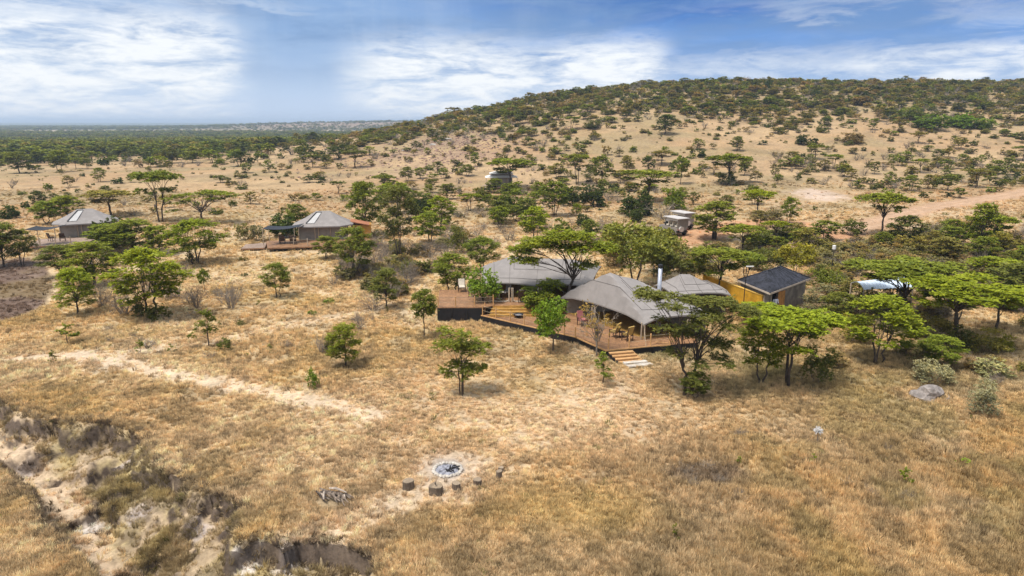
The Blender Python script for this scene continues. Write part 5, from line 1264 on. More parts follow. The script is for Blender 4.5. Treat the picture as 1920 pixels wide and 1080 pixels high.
# ------------------------------------------------------------------ hero plants, read off the photograph one by one
def custom_tree(kind, pads_px, W, H, fork, seed, nleaf, leaf, stems=1, r0=0.03, depth=0.16, flat=0.28, lean=(0, 0)):
    rg = np.random.default_rng(seed); pads = []
    for (dx, up, r) in pads_px:
        for q in range(2): pads.append((dx/W+rg.normal(0, 0.012), rg.uniform(-depth, depth), up/H+rg.normal(0, 0.008), r/W*1.12, flat))
    mb = MB(); limbs(mb, rg, pads, fork, r0, 8, stems, 0.03, lean); L = pad_leaves(rg, pads, nleaf, leaf)
    return (mesh_from('trunk', mb.v, mb.f, [BARK], smooth=True), mesh_from('crown', L[0], L[1], [LEAF], attrs={'tint': ('FLOAT', 'FACE', L[2])}))
def rel(pts, bx, by): return [(a-bx, by-b, r) for a, b, r in pts]
T30 = custom_tree('U', rel([(1045,438,24),(1012,450,24),(1080,442,24),(1108,458,24),(1128,463,18),(985,468,20),(1040,458,24),(1072,462,24),(1000,485,16),(1098,492,16),(1012,545,24),(1036,532,20),(1000,560,14),(1024,560,18),(1052,566,14),(975,484,12)], 1060, 590), 180, 165, 0.36, 3, 21000, 0.0135, 1, 0.024, lean=(0.08, 0.0))
plant_px('U', 'green', 1058, 595, 184, 170, 'huge umbrella acacia growing up between the two big grey tents', custom=T30, rz=0)
T34 = custom_tree('U', rel([(1215,553,24),(1250,562,22),(1198,549,12),(1290,562,22),(1330,560,24),(1368,574,24),(1310,585,24),(1345,600,22),(1238,600,14),(1265,615,18),(1220,606,9),(1300,628,20),(1332,640,22),(1268,655,16),(1342,668,16),(1305,672,13),(1394,584,14),(1290,600,16)], 1288, 740), 230, 195, 0.30, 4, 21000, 0.0105, 2, 0.026, lean=(0.0, 0.0), flat=0.24)
plant_px('U', 'mid', 1288, 740, 230, 195, 'large ragged dark acacia right of the timber steps, its boughs across the tent front', custom=T34, rz=0)
T2 = custom_tree('V', rel([(840,622,16),(870,620,14),(852,635,20),(880,642,20),(832,642,14),(905,642,14),(865,652,18),(895,655,14),(838,688,12),(860,680,16),(885,686,16),(905,684,8),(850,696,12),(872,700,12)], 866, 740), 112, 130, 0.38, 8, 8000, 0.020, 3, 0.026)
plant_px('V', 'green', 866, 740, 112, 130, 'two-tiered acacia on three thin stems alone in the clearing before the deck', custom=T2, rz=0)
T15 = custom_tree('U', rel([(335,370,13),(352,366,14),(345,380,12),(385,362,12),(405,362,14),(425,362,14),(436,368,9),(370,370,9),(415,372,10),(340,392,9),(395,372,10)], 380, 421), 118, 68, 0.34, 9, 5000, 0.019, 1, 0.026, depth=0.22, flat=0.20)
plant_px('U', 'green', 380, 421, 118, 66, 'Y-forked umbrella acacia with the widest spreading crown on the plain, behind the left dry grass', custom=T15, rz=0)
H = [
 ('T','green',795,634,58,92,'slim young acacia on a straight thin stem left of the black deck skirt'),
 ('L','bright',649,688,74,80,'small bright acacia on one stem, left of the clearing beside a dry thicket'),
 ('S','leafy',587,727,28,50,'narrow upright leafy shrub standing alone in the pale grass left of the clearing'),
 ('P','green',392,650,50,72,'dark crooked sapling beside a small round bush at the left path'),
 ('S','mid',421,658,32,34,'small round bush touching the dark crooked sapling'),
 ('P','green',127,646,40,40,'feathery sapling on a thin stem in the grass at far left'),
 ('P','mid',101,686,16,30,'tiniest sapling at the far left edge of the path'),
 ('P','green',264,664,22,26,'little sapling in front of a low grey thorn tangle'),
 ('D','olive',278,652,58,20,'low grey thorn tangle behind the little sapling'),
 ('L','bright',147,589,80,88,'compact layered bright acacia right of the dark bare patch'),
 ('L','bright',283,596,152,132,'tallest many-stemmed bright acacia of the left group, bush at its foot'),
 ('S','mid',296,599,58,40,'dark bush round the foot of the tall bright acacia at left'),
 ('S','mid',262,596,40,46,'thin olive shrub left of the stems of the tall bright acacia'),
 ('D','olive',234,590,86,74,'larger leafless thorn tree left of the tall bright acacia'),
 ('D','olive',193,574,52,66,'smaller leafless thorn tree between the compact and the tall bright acacias'),
 ('D','olive',369,577,46,62,'leafless grey tree, left one of the pair in the left grass'),
 ('D','olive',434,579,66,66,'leafless grey tree, right one of the pair in the left grass'),
 ('T','green',385,551,22,46,'thin green sapling standing behind the left leafless tree'),
 ('L','bright',368,494,112,80,'dense flat bright acacia right of the left tree belt'),
 ('S','mid',357,494,24,26,'little dark shrub at the trunk of the dense flat acacia'),
 ('U','green',302,416,90,94,'tall umbrella acacia with two long stems, tallest on the left plain'),
 ('U','olive',208,406,94,48,'sparse leaning acacia rising behind the roof of the far left guest tent'),
 ('B','dark',210,459,88,62,'dark dense bush hiding the right half of the far left guest tent'),
 ('L','green',250,475,120,62,'broad green acacia in front of the dark dense bush at left'),
 ('L','green',178,535,110,80,'layered green acacia just below the far left deck'),
 ('L','mid',118,520,84,60,'dull olive acacia at the left end of the belt below the far left deck'),
 ('L','green',205,470,90,50,'low green acacia right beside the far left tent deck'),
 ('L','green',300,478,58,54,'loose acacia between the dark bush and the dense flat acacia'),
 ('L','green',8,500,80,80,'large green acacia cut by the left edge of the picture'),
 ('L','mid',42,497,62,66,'dull green acacia left of the far left deck'),
 ('L','green',128,415,70,48,'green acacia behind the roof peak of the far left tent'),
 ('L','green',88,420,56,42,'green acacia behind the shade net of the far left deck'),
 ('B','dark',18,410,42,30,'dark bush behind the left edge acacia'),
 ('L','dark',74,390,34,32,'dark small acacia on bare ground above the far left tent'),
 ('B','dark',49,391,18,18,'small dark bush left of the dark small acacia above the far left tent'),
 ('L','green',521,558,62,64,'lopsided layered acacia alone in the pale grass below the middle guest deck'),
 ('S','grey',456,450,36,36,'grey-green shrub at the left of the middle guest deck'),
 ('S','grey',482,452,36,44,'thin pale shrub right by the left end of the middle guest deck'),
 ('B','dark',534,444,66,58,'dark leafy tree shading the table on the middle guest deck'),
 ('L','green',555,432,50,48,'green acacia just left of the middle guest tent roof'),
 ('L','green',613,485,56,42,'low acacia in front of the middle guest tent'),
 ('L','green',667,520,86,92,'forked acacia in front of the ochre bath room'),
 ('L','green',686,440,68,98,'tall dark-stemmed acacia right behind the ochre bath room'),
 ('L','mid',748,482,78,128,'tall acacia with pale bare forked trunks right of the ochre bath room'),
 ('U','green',748,400,60,52,'flat crowned acacia behind the pale forked trunks'),
 ('L','bright',826,430,62,62,'bright acacia mound right of the pale forked trunks'),
 ('B','dark',790,402,60,48,'dark bush group behind the bright acacia mound'),
 ('L','green',806,455,70,56,'green acacia below the bright acacia mound'),
 ('S','mid',860,475,60,62,'dull shrub left of the big tents'),
 ('D','olive',705,470,48,52,'leafless bush between the bath room and the pale forked trunks'),
 ('L','mid',725,578,60,74,'dense dark young acacia with grey thorn at its foot, left of the deck'),
 ('D','olive',700,582,62,48,'grey thorn tangle at the foot of the dense dark young acacia'),
 ('D','olive',768,530,60,60,'leafless bush right behind the dense dark young acacia'),
 ('S','mid',764,518,38,40,'thin greenish shrub among the leafless bushes left of the deck'),
 ('D','olive',626,535,30,36,'small leafless bush in the grass below the middle guest tent'),
 ('D','olive',644,514,26,34,'thin leafless bush beside the forked acacia'),
 ('D','olive',605,662,56,46,'dry thicket directly left of the small bright acacia'),
 ('S','mid',620,660,34,36,'dull green part of the dry thicket by the small bright acacia'),
 ('D','olive',674,618,38,44,'fine leafless bush behind the small bright acacia'),
 ('D','olive',538,652,28,24,'low leafless bush in the grass left of the dry thicket'),
 ('D','olive',698,602,12,22,'single dry stalk bush left of the slim young acacia'),
 ('S','leafy',617,568,26,12,'low bright green cushion plant in the pale grass'),
 ('S','leafy',585,590,22,10,'lower left green cushion plant in the pale grass'),
 ('L','green',848,556,84,82,'small dark-stemmed acacia growing up through the upper deck'),
 ('H','leafy',906,590,78,90,'bright leafy tree at the corner where the upper and lower decks meet'),
 ('H','leafy',1036,660,82,106,'leafy tree with pale forked stem leaning over the middle of the deck edge'),
 ('N','tan',1119,668,88,104,'nearly bare pale-twigged tree beside the timber steps'),
 ('P','green',1131,720,46,62,'little acacia sapling in the grass left of the stone slabs'),
 ('L','mid',1303,748,62,52,'dark bush hugging the foot of the large ragged acacia'),
 ('L','bright',1426,720,104,138,'leaning acacia, left one of the bright pair right of the clearing'),
 ('U','bright',1476,724,176,146,'broad bright acacia, right one of the bright pair right of the clearing'),
 ('S','mid',1532,718,76,82,'dark shrub under the right side of the broad bright acacia'),
 ('L','bright',1645,682,146,126,'very bright acacia leaning right, below the pale blue sheet roof'),
 ('S','yellow',1605,642,74,66,'yellowish bush left of the very bright leaning acacia'),
 ('L','mid',1570,612,70,66,'dull green acacia behind the yellowish bush'),
 ('S','tan',1570,690,60,46,'straw-coloured shrub between the broad bright acacia and the very bright one'),
 ('U','bright',1788,648,200,128,'widest flat bright acacia at the right, over brown thicket'),
 ('U','green',1690,604,190,118,'wide dark-stemmed acacia before the pale blue sheet roof'),
 ('U','bright',1868,622,110,82,'bright acacia at the right edge behind the widest one'),
 ('S','mid',1800,655,64,56,'dark shrub under the widest right acacia'),
 ('S','olive',1745,635,100,66,'olive thicket under the left side of the widest right acacia'),
 ('S','olive',1840,660,90,60,'olive thicket under the right side of the widest right acacia'),
 ('S','pale',1838,778,76,78,'silvery shrub on a thin stem nearest to the right edge'),
 ('S','pale',1858,706,84,46,'silvery shrub behind the one on a thin stem'),
 ('S','pale',1748,722,84,64,'silvery shrub right above the grey boulder'),
 ('L','green',1760,690,90,62,'low green acacia behind the silvery shrubs'),
 ('S','yellow',1880,660,52,36,'yellow tinged shrub at the right edge'),
 ('S','leafy',1812,876,38,22,'low bright green tuft in the dry grass at lower right'),
 ('P','mid',1264,1016,16,36,'single small sapling in the grass near the bottom edge'),
 ('U','green',1347,560,116,96,'dark-stemmed acacia spreading over the yellow wall'),
 ('H','lime',1190,545,150,130,'big feathery light green tree right behind the biggest tent'),
 ('H','lime',1228,520,120,96,'feathery light tree directly above the stove pipe, behind the other'),
 ('H','mid',1275,545,110,84,'feathery dull tree left of the stove pipe, behind'),
 ('S','tan',1148,500,76,66,'straw-coloured bush behind the roofs of the big tents'),
 ('L','green',905,510,70,66,'green acacia leaning over the left corner of the left tent'),
 ('L','green',1340,450,98,72,'green acacia beside the safari vehicles'),
 ('U','green',1391,480,80,58,'green acacia right of the drum'),
 ('S','mid',1420,470,70,50,'dull bush right of the green acacia by the drum'),
 ('H','yellow',1490,524,84,70,'yellow-green domed bush above the dark roof'),
 ('S','mid',1440,510,80,62,'dull bush left of the yellow-green dome'),
 ('U','green',1395,540,70,70,'flat acacia left of the dark roof'),
 ('S','green',1545,548,80,60,'green bush right of the dark roof'),
 ('S','grey',1548,588,110,64,'grey brambly bush right of the orange door'),
 ('S','mid',1500,600,50,34,'low bush before the orange door'),
 ('L','bright',1420,610,90,44,'low bright acacia before the grey wall of the dark roofed building'),
 ('S','mid',1620,590,90,64,'dark bush left under the wide dark-stemmed acacia'),
 ('S','olive',1600,562,74,44,'olive bush at the left end of the pale blue sheet roof'),
 ('S','mid',1668,580,90,48,'dark bush in front of the pale blue sheet roof'),
 ('L','mid',1672,560,80,52,'dark-leaved acacia whose twigs cross the pale blue sheet roof'),
 ('L','bright',1002,452,62,64,'round bright acacia behind the left tent'),
 ('S','green',1055,440,52,38,'green bush right of the round bright acacia'),
 ('B','dark',1093,424,30,32,'small dark ball bush right of the green bush'),
 ('B','green',965,398,66,52,'round green bush below the distant white tent'),
 ('B','green',957,364,60,30,'green bush hiding the foot of the distant white tent'),
 ('L','green',928,362,40,26,'low green shrub-like acacia at the left foot of the distant white tent'),
 ('B','mid',905,376,46,28,'dull bush left below the distant white tent'),
 ('L','green',1040,405,70,62,'feathery acacia between two round bushes on the slope'),
 ('B','dark',1110,388,62,54,'dense dark bush on the slope above the big tents'),
 ('B','dark',1068,386,46,48,'dark bush touching the feathery acacia'),
 ('B','dark',1196,405,74,60,'darkest large bush below the flat double acacia'),
 ('B','dark',1192,417,34,34,'round clipped-looking bush in front of the darkest one'),
 ('B','green',1265,392,60,50,'green bush above the safari vehicles'),
 ('D','olive',1245,412,80,44,'leafless brambles directly behind the safari vehicles'),
 ('U','green',1215,378,112,58,'flat double-crowned acacia above the darkest bush'),
 ('U','green',1082,346,52,56,'umbrella acacia with bare forked stem above the dark bushes'),
 ('L','green',1128,345,46,52,'light acacia right of the umbrella acacia with bare forked stem'),
 ('U','green',957,355,92,56,'umbrella acacia whose crown covers the distant white tent'),
 ('T','green',1276,346,36,50,'lollipop acacia alone on the slope right of the double-crowned one'),
 ('U','green',1366,345,78,54,'umbrella acacia with a dark thicket at its foot, right slope'),
 ('S','mid',1362,346,50,28,'dark thicket under the right slope umbrella acacia'),
 ('L','green',1412,384,36,34,'small layered acacia on bare soil left of the pale earth patch'),
 ('U','green',1652,443,92,80,'umbrella acacia standing at the lower verge of the red road'),
 ('L','green',1836,468,62,86,'tall-stemmed acacia right of the road bend, left of its pair'),
 ('U','green',1862,466,72,62,'V-stemmed acacia right of the road bend, right of its pair'),
 ('S','mid',1600,440,60,40,'dull bush left of the road umbrella acacia'),
 ('L','green',1478,420,38,50,'small acacia just below the pale earth patch'),
 ('L','green',1785,460,64,34,'low flat acacia below the red road'),
 ('L','dark',1247,252,42,36,'dark acacia high on the middle of the hillside'),
 ('B','leafy',1742,243,72,36,'brightest round bush, left of the green cluster high on the right hillside'),
 ('B','leafy',1800,240,60,34,'middle bush of the green cluster high on the right hillside'),
 ('B','leafy',1842,242,42,26,'right bush of the green cluster high on the right hillside'),
 ('B','green',1702,224,54,32,'darker bush behind the green cluster on the right hillside'),
 ('B','brown',1600,268,56,24,'low dark brown heap-like bush on bare soil, right hillside'),
 ('B','dark',1502,271,32,24,'dark bush on bare soil left of the brown heap-like bush'),
 ('B','dark',1525,270,20,17,'smaller dark bush right beside another on bare soil'),
 ('B','dark',1440,168,22,26,'black-looking tree rising above the ridge line'),
 ('B','dark',1102,176,18,18,'small dark tree standing on the ridge line left of centre'),
 ('U','olive',851,222,28,20,'thin twiggy tree on the left shoulder of the ridge'),
 ('B','dark',220,344,24,15,'small black mound of a bush on the left plain'),
 ('L','green',112,323,44,40,'bright flat acacia at the front of the far wood'),
 ('L','mid',36,325,54,40,'rounded acacia at the front of the far wood by the left edge'),
]
for k, c, px, py, w, h, lab in H:
    lod = 'hero' if (h > 58 and py > 470) else ('mid' if h > 22 else 'far')
    if py < 0: continue
    plant_px(k, c, px, py, w, h, lab, lod)
# extra stem for the white seed-head plant
g = at(1531, 832); wl = empty('dry_flower', g); tag(wl, 'dead plant with a white woolly head standing alone in the right foreground grass', 'plant')
mb = MB(); rg = np.random.default_rng(4)
for i in range(90):
    d = unit(rg.normal(0, 1, 3)*[1, 1, 0.8]); l = rg.uniform(0.12, 0.27); mb.tube([(0, 0, 0.66), tuple(np.array((0, 0, 0.72))+d*l*0.6), tuple(np.array((0, 0, 0.74))+d*l)], [0.012, 0.022, 0.012], 4)
mb.build('flower_head', mat('woolly_white', (0.62, 0.60, 0.58), 0.9), wl); MB().tube([(0, 0, -0.05), (0.02, 0, 0.35), (0, 0, 0.68)], [0.03, 0.025, 0.02], 5).build('stem', TWIG, wl)
MB().tube([(0, 0, 0.1), (0.12, 0.02, 0.3), (0.16, 0, 0.45)], [0.02, 0.015, 0.01], 4).build('leaf', TWIG, wl)

# ------------------------------------------------------------------ the rest of the trees and bushes: each still a thing of its own
PROT = [(96, 385, 215, 470), (440, 390, 720, 490), (895, 315, 985, 358), (1225, 395, 1330, 462), (1470, 355, 1620, 398), (740, 480, 1560, 690), (1590, 505, 1725, 550)]
KEEP = [(o[3], o[4], o[6]) for o in PLANTS]
def scat(n, poly, mix, lod='mid', space=0.55, world=False, seed=1, edge=None):
    rg = random.Random(seed); made = 0; tries = 0
    xs = [p[0] for p in poly]; ys = [p[1] for p in poly]
    while made < n and tries < n*40:
        M = 400; cx = np.array([rg.uniform(min(xs), max(xs)) for _ in range(M)]); cy = np.array([rg.uniform(min(ys), max(ys)) for _ in range(M)])
        ok = inside(cx, cy, poly); cx, cy = cx[ok], cy[ok]
        if world: gx, gy = cx, cy; px_, py_ = proj(gx, gy, height(gx, gy)); hit = np.ones(len(gx), bool)
        else: px_, py_ = cx, cy; gx, gy, hit = ground_hits(cx, cy)
        bm_ = bare_mask(gx, gy) if len(gx) else []; gzz = height(gx, gy)
        for i in range(len(gx)):
            tries += 1
            if made >= n or tries > n*40: break
            if not hit[i] or bm_[i] < 0.5: continue
            a, b = px_[i], py_[i]
            if any(x0 < a < x1 and y0 < b < y1 for x0, y0, x1, y1 in PROT): continue
            if world and (b < 60 or a < -60 or a > 1980): continue
            t = rg.random(); s = 0
            for m_ in mix:
                s += m_[0]
                if t <= s: break
            _, kind, cols, (h0, h1), (a0, a1) = m_
            h = rg.uniform(h0, h1)*(0.9 if rg.random() < 0.6 else 1.15); w = h*rg.uniform(a0, a1); wp = w*F/gy[i]
            if any(abs(a-k[0]) < (wp+k[2])*0.5*space and abs(b-k[1]) < (wp+k[2])*0.5*space*0.35 for k in KEEP[-900:]): continue
            KEEP.append((a, b, wp)); l = lod
            if lod == 'auto': l = 'mid' if h*F/gy[i] > 26 else ('far' if h*F/gy[i] > 8 else 'tiny')
            plant(kind, rg.choice(cols), Vector((gx[i], gy[i], gzz[i])), w, h, l); made += 1
    return made
LGT = (0.8, 1.25); FLAT = (1.2, 1.8); RND = (1.0, 1.6)
cnt = []
# plain behind the guest tents, left
mixP = [(0.30, 'L', ['green', 'mid', 'green', 'olive'], (1.6, 3.6), LGT), (0.10, 'U', ['green', 'mid'], (3.0, 4.6), (1.1, 1.5)), (0.20, 'B', ['dark', 'mid', 'green'], (0.8, 1.8), RND), (0.18, 'S', ['mid', 'olive', 'green', 'tan'], (1.0, 2.2), RND), (0.22, 'D', ['brown'], (1.5, 3.2), (0.9, 1.4))]
cnt.append(scat(62, [(0, 318), (740, 300), (900, 300), (900, 372), (720, 380), (0, 398)], mixP, 'auto', seed=2))
# front of the far wood
mixW = [(0.42, 'L', ['green', 'mid', 'dark', 'bright', 'green'], (3.2, 5.0), (1.2, 1.8)), (0.26, 'B', ['dark', 'mid', 'green'], (2.6, 4.2), (1.2, 1.8)), (0.14, 'S', ['olive', 'tan', 'mid'], (2, 3.6), RND), (0.18, 'D', ['brown'], (2.5, 4.0), (1.1, 1.6))]
cnt.append(scat(62, [(-30, 300), (640, 284), (720, 290), (700, 306), (450, 312), (0, 322)], mixW, 'auto', 0.5, seed=3))
# hillside
mixH = [(0.34, 'L', ['green', 'mid', 'green', 'olive', 'dark'], (2.2, 4.2), (0.95, 1.45)), (0.10, 'U', ['green', 'mid', 'olive'], (3.2, 5.0), (1.1, 1.6)), (0.14, 'B', ['dark', 'mid', 'green'], (1.2, 2.6), RND), (0.17, 'S', ['mid', 'olive', 'grey', 'tan'], (1.5, 3.0), RND), (0.25, 'D', ['brown'], (2.0, 3.6), (1.1, 1.5))]
cnt.append(scat(112, [(900, 212), (1300, 205), (1920, 215), (1940, 300), (1440, 330), (1000, 330), (790, 300), (740, 262)], mixH, 'auto', 0.6, seed=4))
mixH2 = [(0.35, 'L', ['green', 'mid', 'olive', 'green'], (2.0, 3.6), (0.95, 1.35)), (0.05, 'U', ['green', 'bright', 'olive'], (3.2, 4.6), (1.2, 1.7)), (0.10, 'B', ['dark', 'mid'], (1.0, 2.0), RND), (0.24, 'S', ['grey', 'olive', 'mid', 'tan'], (1.4, 2.8), RND), (0.26, 'D', ['brown'], (1.8, 3.4), (0.9, 1.4))]
cnt.append(scat(104, [(1440, 290), (1930, 290), (1930, 352), (1700, 360), (1450, 350)], mixH2, 'auto', 0.5, seed=5))
cnt.append(scat(26, [(985, 300), (1450, 300), (1460, 372), (1390, 395), (1130, 372), (985, 350)], mixH2, 'auto', 0.7, seed=6))
# thicket at the right
mixR = [(0.30, 'S', ['grey', 'mid', 'olive'], (1.4, 2.6), (1.2, 1.9)), (0.14, 'S', ['tan', 'brown', 'grey'], (1.3, 2.4), (1.1, 1.7)), (0.22, 'L', ['mid', 'green', 'olive', 'green'], (2.0, 3.4), (1.1, 1.6)), (0.10, 'U', ['green', 'bright'], (2.8, 3.8), (1.3, 1.8)), (0.24, 'D', ['brown'], (1.4, 2.6), (1.1, 1.6))]
cnt.append(scat(66, [(1385, 408), (1450, 400), (1560, 420), (1600, 460), (1760, 425), (1930, 400), (1940, 600), (1800, 560), (1600, 500), (1450, 480)], mixR, 'mid', 0.42, seed=7))
cnt.append(scat(16, [(1700, 560), (1940, 560), (1940, 760), (1880, 740), (1800, 690), (1690, 670)], [(0.6, 'S', ['brown', 'tan', 'olive', 'grey'], (0.8, 1.5), (1.2, 1.8)), (0.4, 'D', ['brown'], (0.8, 1.5), (1.1, 1.6))], 'mid', 0.5, seed=8))
# between the slope and the big tents
mixM = [(0.26, 'L', ['green', 'mid', 'bright'], (1.8, 3.0), (1.0, 1.4)), (0.25, 'S', ['mid', 'olive', 'tan'], (1.2, 2.2), RND), (0.20, 'B', ['dark', 'mid', 'green'], (1.0, 1.8), RND), (0.25, 'D', ['brown'], (1.4, 2.6), (0.9, 1.4))]
cnt.append(scat(38, [(690, 378), (880, 352), (1180, 385), (1230, 400), (1230, 480), (1120, 470), (960, 480), (880, 505), (700, 545), (660, 500)], mixM, 'mid', 0.5, seed=9))
cnt.append(scat(44, [(650, 470), (700, 440), (790, 470), (880, 440), (905, 500), (800, 520), (760, 570), (690, 540), (640, 520)], [(1.0, 'D', ['brown'], (1.3, 2.4), (1.0, 1.5))], 'mid', 0.35, seed=21))
cnt.append(scat(18, [(60, 470), (330, 500), (480, 520), (460, 570), (200, 590), (100, 540)], [(1.0, 'D', ['brown'], (1.2, 2.2), (1.0, 1.5))], 'mid', 0.35, seed=22))
cnt.append(scat(18, [(640, 335), (1000, 325), (1010, 440), (900, 470), (790, 400), (650, 400)], [(0.8, 'L', ['green', 'mid', 'bright'], (2.4, 3.8), (1.0, 1.5)), (0.2, 'U', ['green'], (3.2, 4.4), (1.2, 1.6))], 'mid', 0.4, seed=31))
cnt.append(scat(44, [(640, 335), (1240, 340), (1240, 440), (900, 480), (700, 430), (650, 400)], [(1.0, 'D', ['brown'], (1.2, 2.4), (1.1, 1.5))], 'mid', 0.4, seed=32))
# small dry bits in the near grass
for a_, b_ in ((1290, 890), (1325, 880), (1350, 905), (1300, 912), (1390, 940)): plant_px('D', 'brown', a_, b_, 44, 22, lod='mid')
mixG = [(0.75, 'D', ['brown'], (0.35, 0.8), (1.1, 1.7)), (0.10, 'S', ['olive', 'mid', 'tan'], (0.3, 0.6), (1.2, 1.8)), (0.15, 'P', ['mid', 'green'], (0.4, 0.9), (0.5, 0.8))]
cnt.append(scat(26, [(150, 590), (330, 610), (480, 520), (660, 560), (760, 600), (560, 640), (440, 700), (120, 640)], mixG, 'mid', 0.6, seed=10))
cnt.append(scat(9, [(1300, 760), (1900, 800), (1900, 1000), (1350, 960)], mixG, 'mid', 0.9, seed=12))
# ridge line scrub: individuals along the skyline
mixS = [(0.22, 'S', ['brown', 'olive', 'tan', 'olive'], (2.4, 4.2), (1.2, 1.7)), (0.22, 'L', ['olive', 'mid', 'green'], (3, 4.6), (1.1, 1.5)), (0.16, 'B', ['mid', 'dark', 'olive'], (2.2, 3.6), (1.1, 1.5)), (0.40, 'D', ['brown'], (3.0, 4.6), (1.1, 1.5))]
cnt.append(scat(96, [(-70, 300), (20, 335), (140, 355), (300, 350), (330, 400), (150, 420), (-10, 410), (-75, 380)], mixS, 'far', 0.35, world=True, seed=13))
print('plants', cnt, len(PLANTS))
from collections import Counter

# ------------------------------------------------------------------ stuff: far wood, ridge scrub, grass, rubble
def inst_copy(kind, var, lod, name):
    me = (shape(kind, var, lod)[1]).copy()
    for i, m in enumerate(me.materials):
        if m == LEAF: me.materials[i] = LEAF_I
    return bpy.data.objects.new(name, me)
def put(name, X, Y, h, asp, protos, colset, label, cat=None, probs=None, sink=0.05):
    n = len(X); Z = height(X, Y)
    rots = np.zeros((n, 3)); rots[:, 2] = R.uniform(0, 6.28, n)
    w = h*asp; scl = np.stack([w, w, h], -1)
    cc = np.array([COLS[c] for c in colset])[R.choice(len(colset), n, p=probs)]*R.uniform(0.75, 1.25, (n, 1)); cols = np.hstack([cc, np.ones((n, 1))])
    return scatter(name, np.stack([X, Y, Z-sink], -1), rots, scl, R.integers(0, len(protos), n), cols, protos, label, cat)
# far wood
N_ = 60000; Y_ = np.exp(R.uniform(math.log(262), math.log(3300), N_)); X_ = Y_*R.uniform(-0.95, 0.10, N_)
bandv = fbm(X_*0.35, Y_, 260, 4, 51); fp_ = sstep(430, 700, Y_)
edge_ = Y_+(fbm(X_, Y_, 60, 3, 93)-0.5)*150
dens = (1-np.clip(clearing(X_, Y_)*1.3, 0, 0.93))*fp_ + (1-fp_)*sstep(250, 330, edge_)*np.where(fbm(X_, Y_, 34, 3, 7) > 0.43, 0.9, 0.18)
dens = np.where(dens < 0.08, 0.08, dens)
rise = sstep(1500, 2000, Y_)*sstep(2900, 2300, Y_)*sstep(-1100, -600, X_); dens = dens*(1-rise*0.75)
A_h = np.interp(X_-(Y_-380)*0.05, RX, RA); onhill = (A_h > 6) & (Y_ < 600)
keep = (R.random(N_) < dens*np.clip(Y_/900, 0.40, 0.85)) & ~onhill; X_, Y_ = X_[keep], Y_[keep]
h_ = R.uniform(2.6, 5.2, len(X_))*(1+0.35*sstep(800, 2500, Y_))
put('far_wood', X_, Y_, h_, R.uniform(1.3, 2.3, len(X_)), [inst_copy('L', 0, 'tiny', 'a_wood'), inst_copy('B', 0, 'tiny', 'b_wood'), inst_copy('L', 1, 'tiny', 'c_wood'), inst_copy('S', 0, 'tiny', 'd_wood')],
    ['green', 'mid', 'dark', 'olive'], 'dark green acacia woodland spreading over the far plain at the left', probs=[0.30, 0.34, 0.26, 0.10])
print('far wood', len(X_))
# scrub of the hill, beyond the bushes built singly
N_ = 26000; X_ = R.uniform(-150, 430, N_); Y_ = R.uniform(105, 430, N_)
top = sstep(240, 305, Y_+(fbm(X_, Y_, 40, 3, 77)-0.5)*130-0.10*np.clip(X_-150, 0, 200))*sstep(-110, -40, X_)
slope = sstep(110, 175, Y_)*(0.25+1.3*sstep(0.44, 0.60, fbm(X_, Y_, 30, 4, 78)))*sstep(-110, 0, X_)*(0.75+0.7*sstep(40, 170, X_))
plain_ = 0.035*sstep(0.45, 0.6, fbm(X_, Y_, 18, 3, 76))
keep = (R.random(N_) < 0.46*top+0.42*slope+plain_*1.6) & (np.abs(X_) < Y_*0.95) & (bare_mask(X_, Y_) > 0.6); X_, Y_ = X_[keep], Y_[keep]
pa, pb = proj(X_, Y_, height(X_, Y_)); ok_ = np.ones(len(X_), bool)
for x0, y0, x1, y1 in PROT[:5]: ok_ &= ~((pa > x0) & (pa < x1) & (pb > y0) & (pb < y1))
X_, Y_ = X_[ok_], Y_[ok_]
put('hill_scrub', X_, Y_, R.uniform(0.9, 2.1, len(X_))*(1+0.75*sstep(240, 300, Y_)), R.uniform(1.3, 2.2, len(X_)), [inst_copy('S', 0, 'far', 'a_scrub'), inst_copy('B', 1, 'far', 'b_scrub'), inst_copy('L', 2, 'far', 'c_scrub'), inst_copy('D', 0, 'far', 'd_scrub'), inst_copy('S', 1, 'far', 'e_scrub')],
    ['brown', 'olive', 'tan', 'mid', 'green', 'dark'], 'olive and brown scrub over the hill and its top', probs=[0.07, 0.36, 0.09, 0.24, 0.20, 0.04])
# low bushlets on the slopes and the plain
N_ = 4200; Y_ = np.sqrt(R.uniform(70**2, 330**2, N_)); X_ = Y_*R.uniform(-0.9, 0.9, N_); keep = (bare_mask(X_, Y_) > 0.6) & (R.random(N_) < 0.3+0.7*fbm(X_, Y_, 22, 3, 79)); X_, Y_ = X_[keep], Y_[keep]
put('low_bushlets', X_, Y_, R.uniform(0.25, 0.8, len(X_)), R.uniform(1.3, 2.4, len(X_)), [inst_copy('S', 1, 'tiny', 'a_low'), inst_copy('B', 1, 'tiny', 'b_low')],
    ['brown', 'olive', 'mid', 'dark'], 'tiny bushlets dotted over the bare slopes', probs=[0.3, 0.3, 0.25, 0.15])
